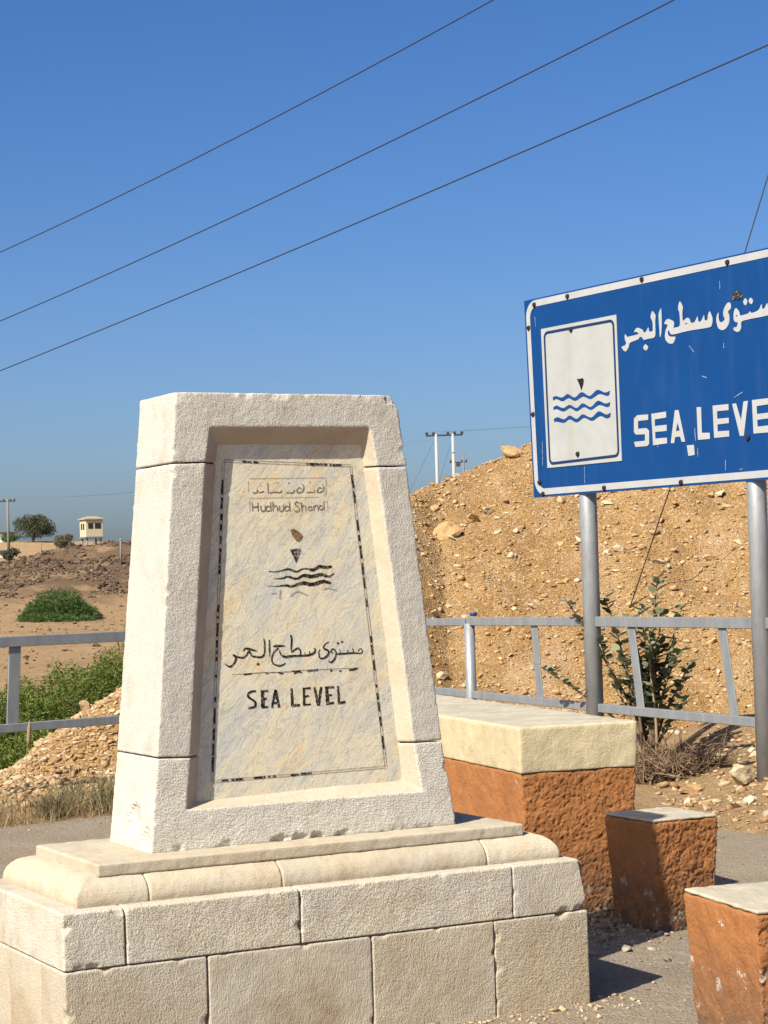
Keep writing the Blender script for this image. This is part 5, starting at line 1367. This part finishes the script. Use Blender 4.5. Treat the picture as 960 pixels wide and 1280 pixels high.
obj('transformer', box_mesh('transformer', -1.0, -0.45, -0.25, 0.25, 9.0, 9.48, 0.05), 'crossarm', e)
insulators(e, (-1.7, -0.2, 0.4), 9.64, 0, 0.12, 0.3)

W1 = [[-16.059,73.846,12.484],[-12.753,70.0,12.958],[-5.946,62.094,14.102],[-0.505,55.793,15.117],[3.143,51.582,15.937],[5.718,48.617,16.555],[10.282,43.386,17.777]]
W2 = [[-16.117,73.846,10.073],[-12.812,70.0,10.617],[-5.464,61.463,11.947],[0.3,54.783,13.058],[4.236,50.233,13.831],[7.033,47.011,14.537],[10.192,43.386,15.386]]
W3 = [[-16.158,73.846,8.354],[-12.854,70.0,8.932],[-5.513,61.463,10.201],[0.246,54.783,11.284],[4.885,49.412,12.12],[8.708,45.0,12.917],[10.111,43.386,13.24]]
for w_, lab in ((W1, 'topmost of the three power lines crossing the sky'), (W2, 'middle one of the three power lines crossing the sky'), (W3, 'lowest of the three power lines crossing the sky')):
    # fit the sagging line, so that it hangs as one smooth curve
    A_ = np.array(w_); t_ = np.linspace(A_[0, 1], A_[-1, 1], 40)
    fx, fz = np.polyfit(A_[:, 1], A_[:, 0], 1), np.polyfit(A_[:, 1], A_[:, 2], 2)
    pts_ = [(np.polyval(fx, y_), y_, np.polyval(fz, y_)) for y_ in t_]
    a_, b_ = Vector(pts_[0]), Vector(pts_[-1])
    pts_ = [a_ + (a_ - Vector(pts_[1])).normalized() * 55 + Vector((0, 0, 4.0))] + pts_ + [b_ + (b_ - Vector(pts_[-2])).normalized() * 45 + Vector((0, 0, 3.0))]
    obj('power_line', tube_mesh('power_line', pts_, 0.017, 6), 'wire', None, lab, 'wire', 'power lines crossing the sky')
obj('guy_wire', tube_mesh('guy_wire', [(2.44, 21.3, 1.05), (3.00, 21.3, 2.54), (3.81, 21.3, 4.83), (5.67, 21.3, 10.3)], 0.0065, 6), 'wire', None, 'thin guy wire slanting behind the blue sign down to the slope', 'wire')
def sag_wire(a, b, s_, rad, lab, grp):
    a, b = Vector(a), Vector(b)
    pts_ = [a.lerp(b, i / 24) - Vector((0, 0, s_ * 4 * (i / 24) * (1 - i / 24))) for i in range(25)]
    obj('distant_wire', tube_mesh('distant_wire', pts_, rad, 5), 'wire', None, lab, 'wire', grp)
labs = ('thin distant wire from the left end of the crossarm towards the monument', 'thin distant wire from the middle of the crossarm towards the monument', 'thin distant wire from the right end of the crossarm towards the monument')
for lab, x_ in zip(labs, (-1.7, 0.35, 1.7)):
    sag_wire((6.05 + x_, 200, 15.28), (-44, 250, 12.3), 1.6, 0.004, lab, 'distant wires left of the twin-legged pole')
labs = ('thin distant wire from the left end of the crossarm towards the sign', 'thin distant wire from the middle of the crossarm towards the sign', 'thin distant wire from the right end of the crossarm towards the sign')
for lab, x_ in zip(labs, (-1.7, 0.35, 1.7)):
    sag_wire((6.05 + x_, 200, 15.28), (46 + x_, 190, 17.4), 0.5, 0.006, lab, 'distant wires right of the twin-legged pole')
for lab, x_, xe in (('slanting stay wire on the left of the twin-legged pole', -0.8, -4.6), ('slanting stay wire between the legs of the twin-legged pole', 0.82, -1.6)):
    sag_wire((6.05 + x_, 200, 14.8), (6.05 + xe, 200, 7.5), 0.0, 0.012, lab, 'stay wires of the twin-legged pole')
for k_, (x_, y_, h_) in enumerate(((-41.8, 252, 1.6), (-12.75, 100, 1.3))):
    e = empty('marker_post', (x_, y_, float(base_z(x_, y_)) - 0.1), 0, ('short grey marker post on the sand right of the wooden power pole', 'short dark marker post beside the left edge of the monument')[k_], 'post')
    obj('shaft', tube_mesh('shaft', [(0, 0, 0), (0, 0, h_)], [0.06, 0.05], 8), 'pole_dark', e)
    obj('cap', tube_mesh('cap', [(0, 0, h_), (0, 0, h_ + 0.05)], [0.075, 0.03], 8), 'pole', e)
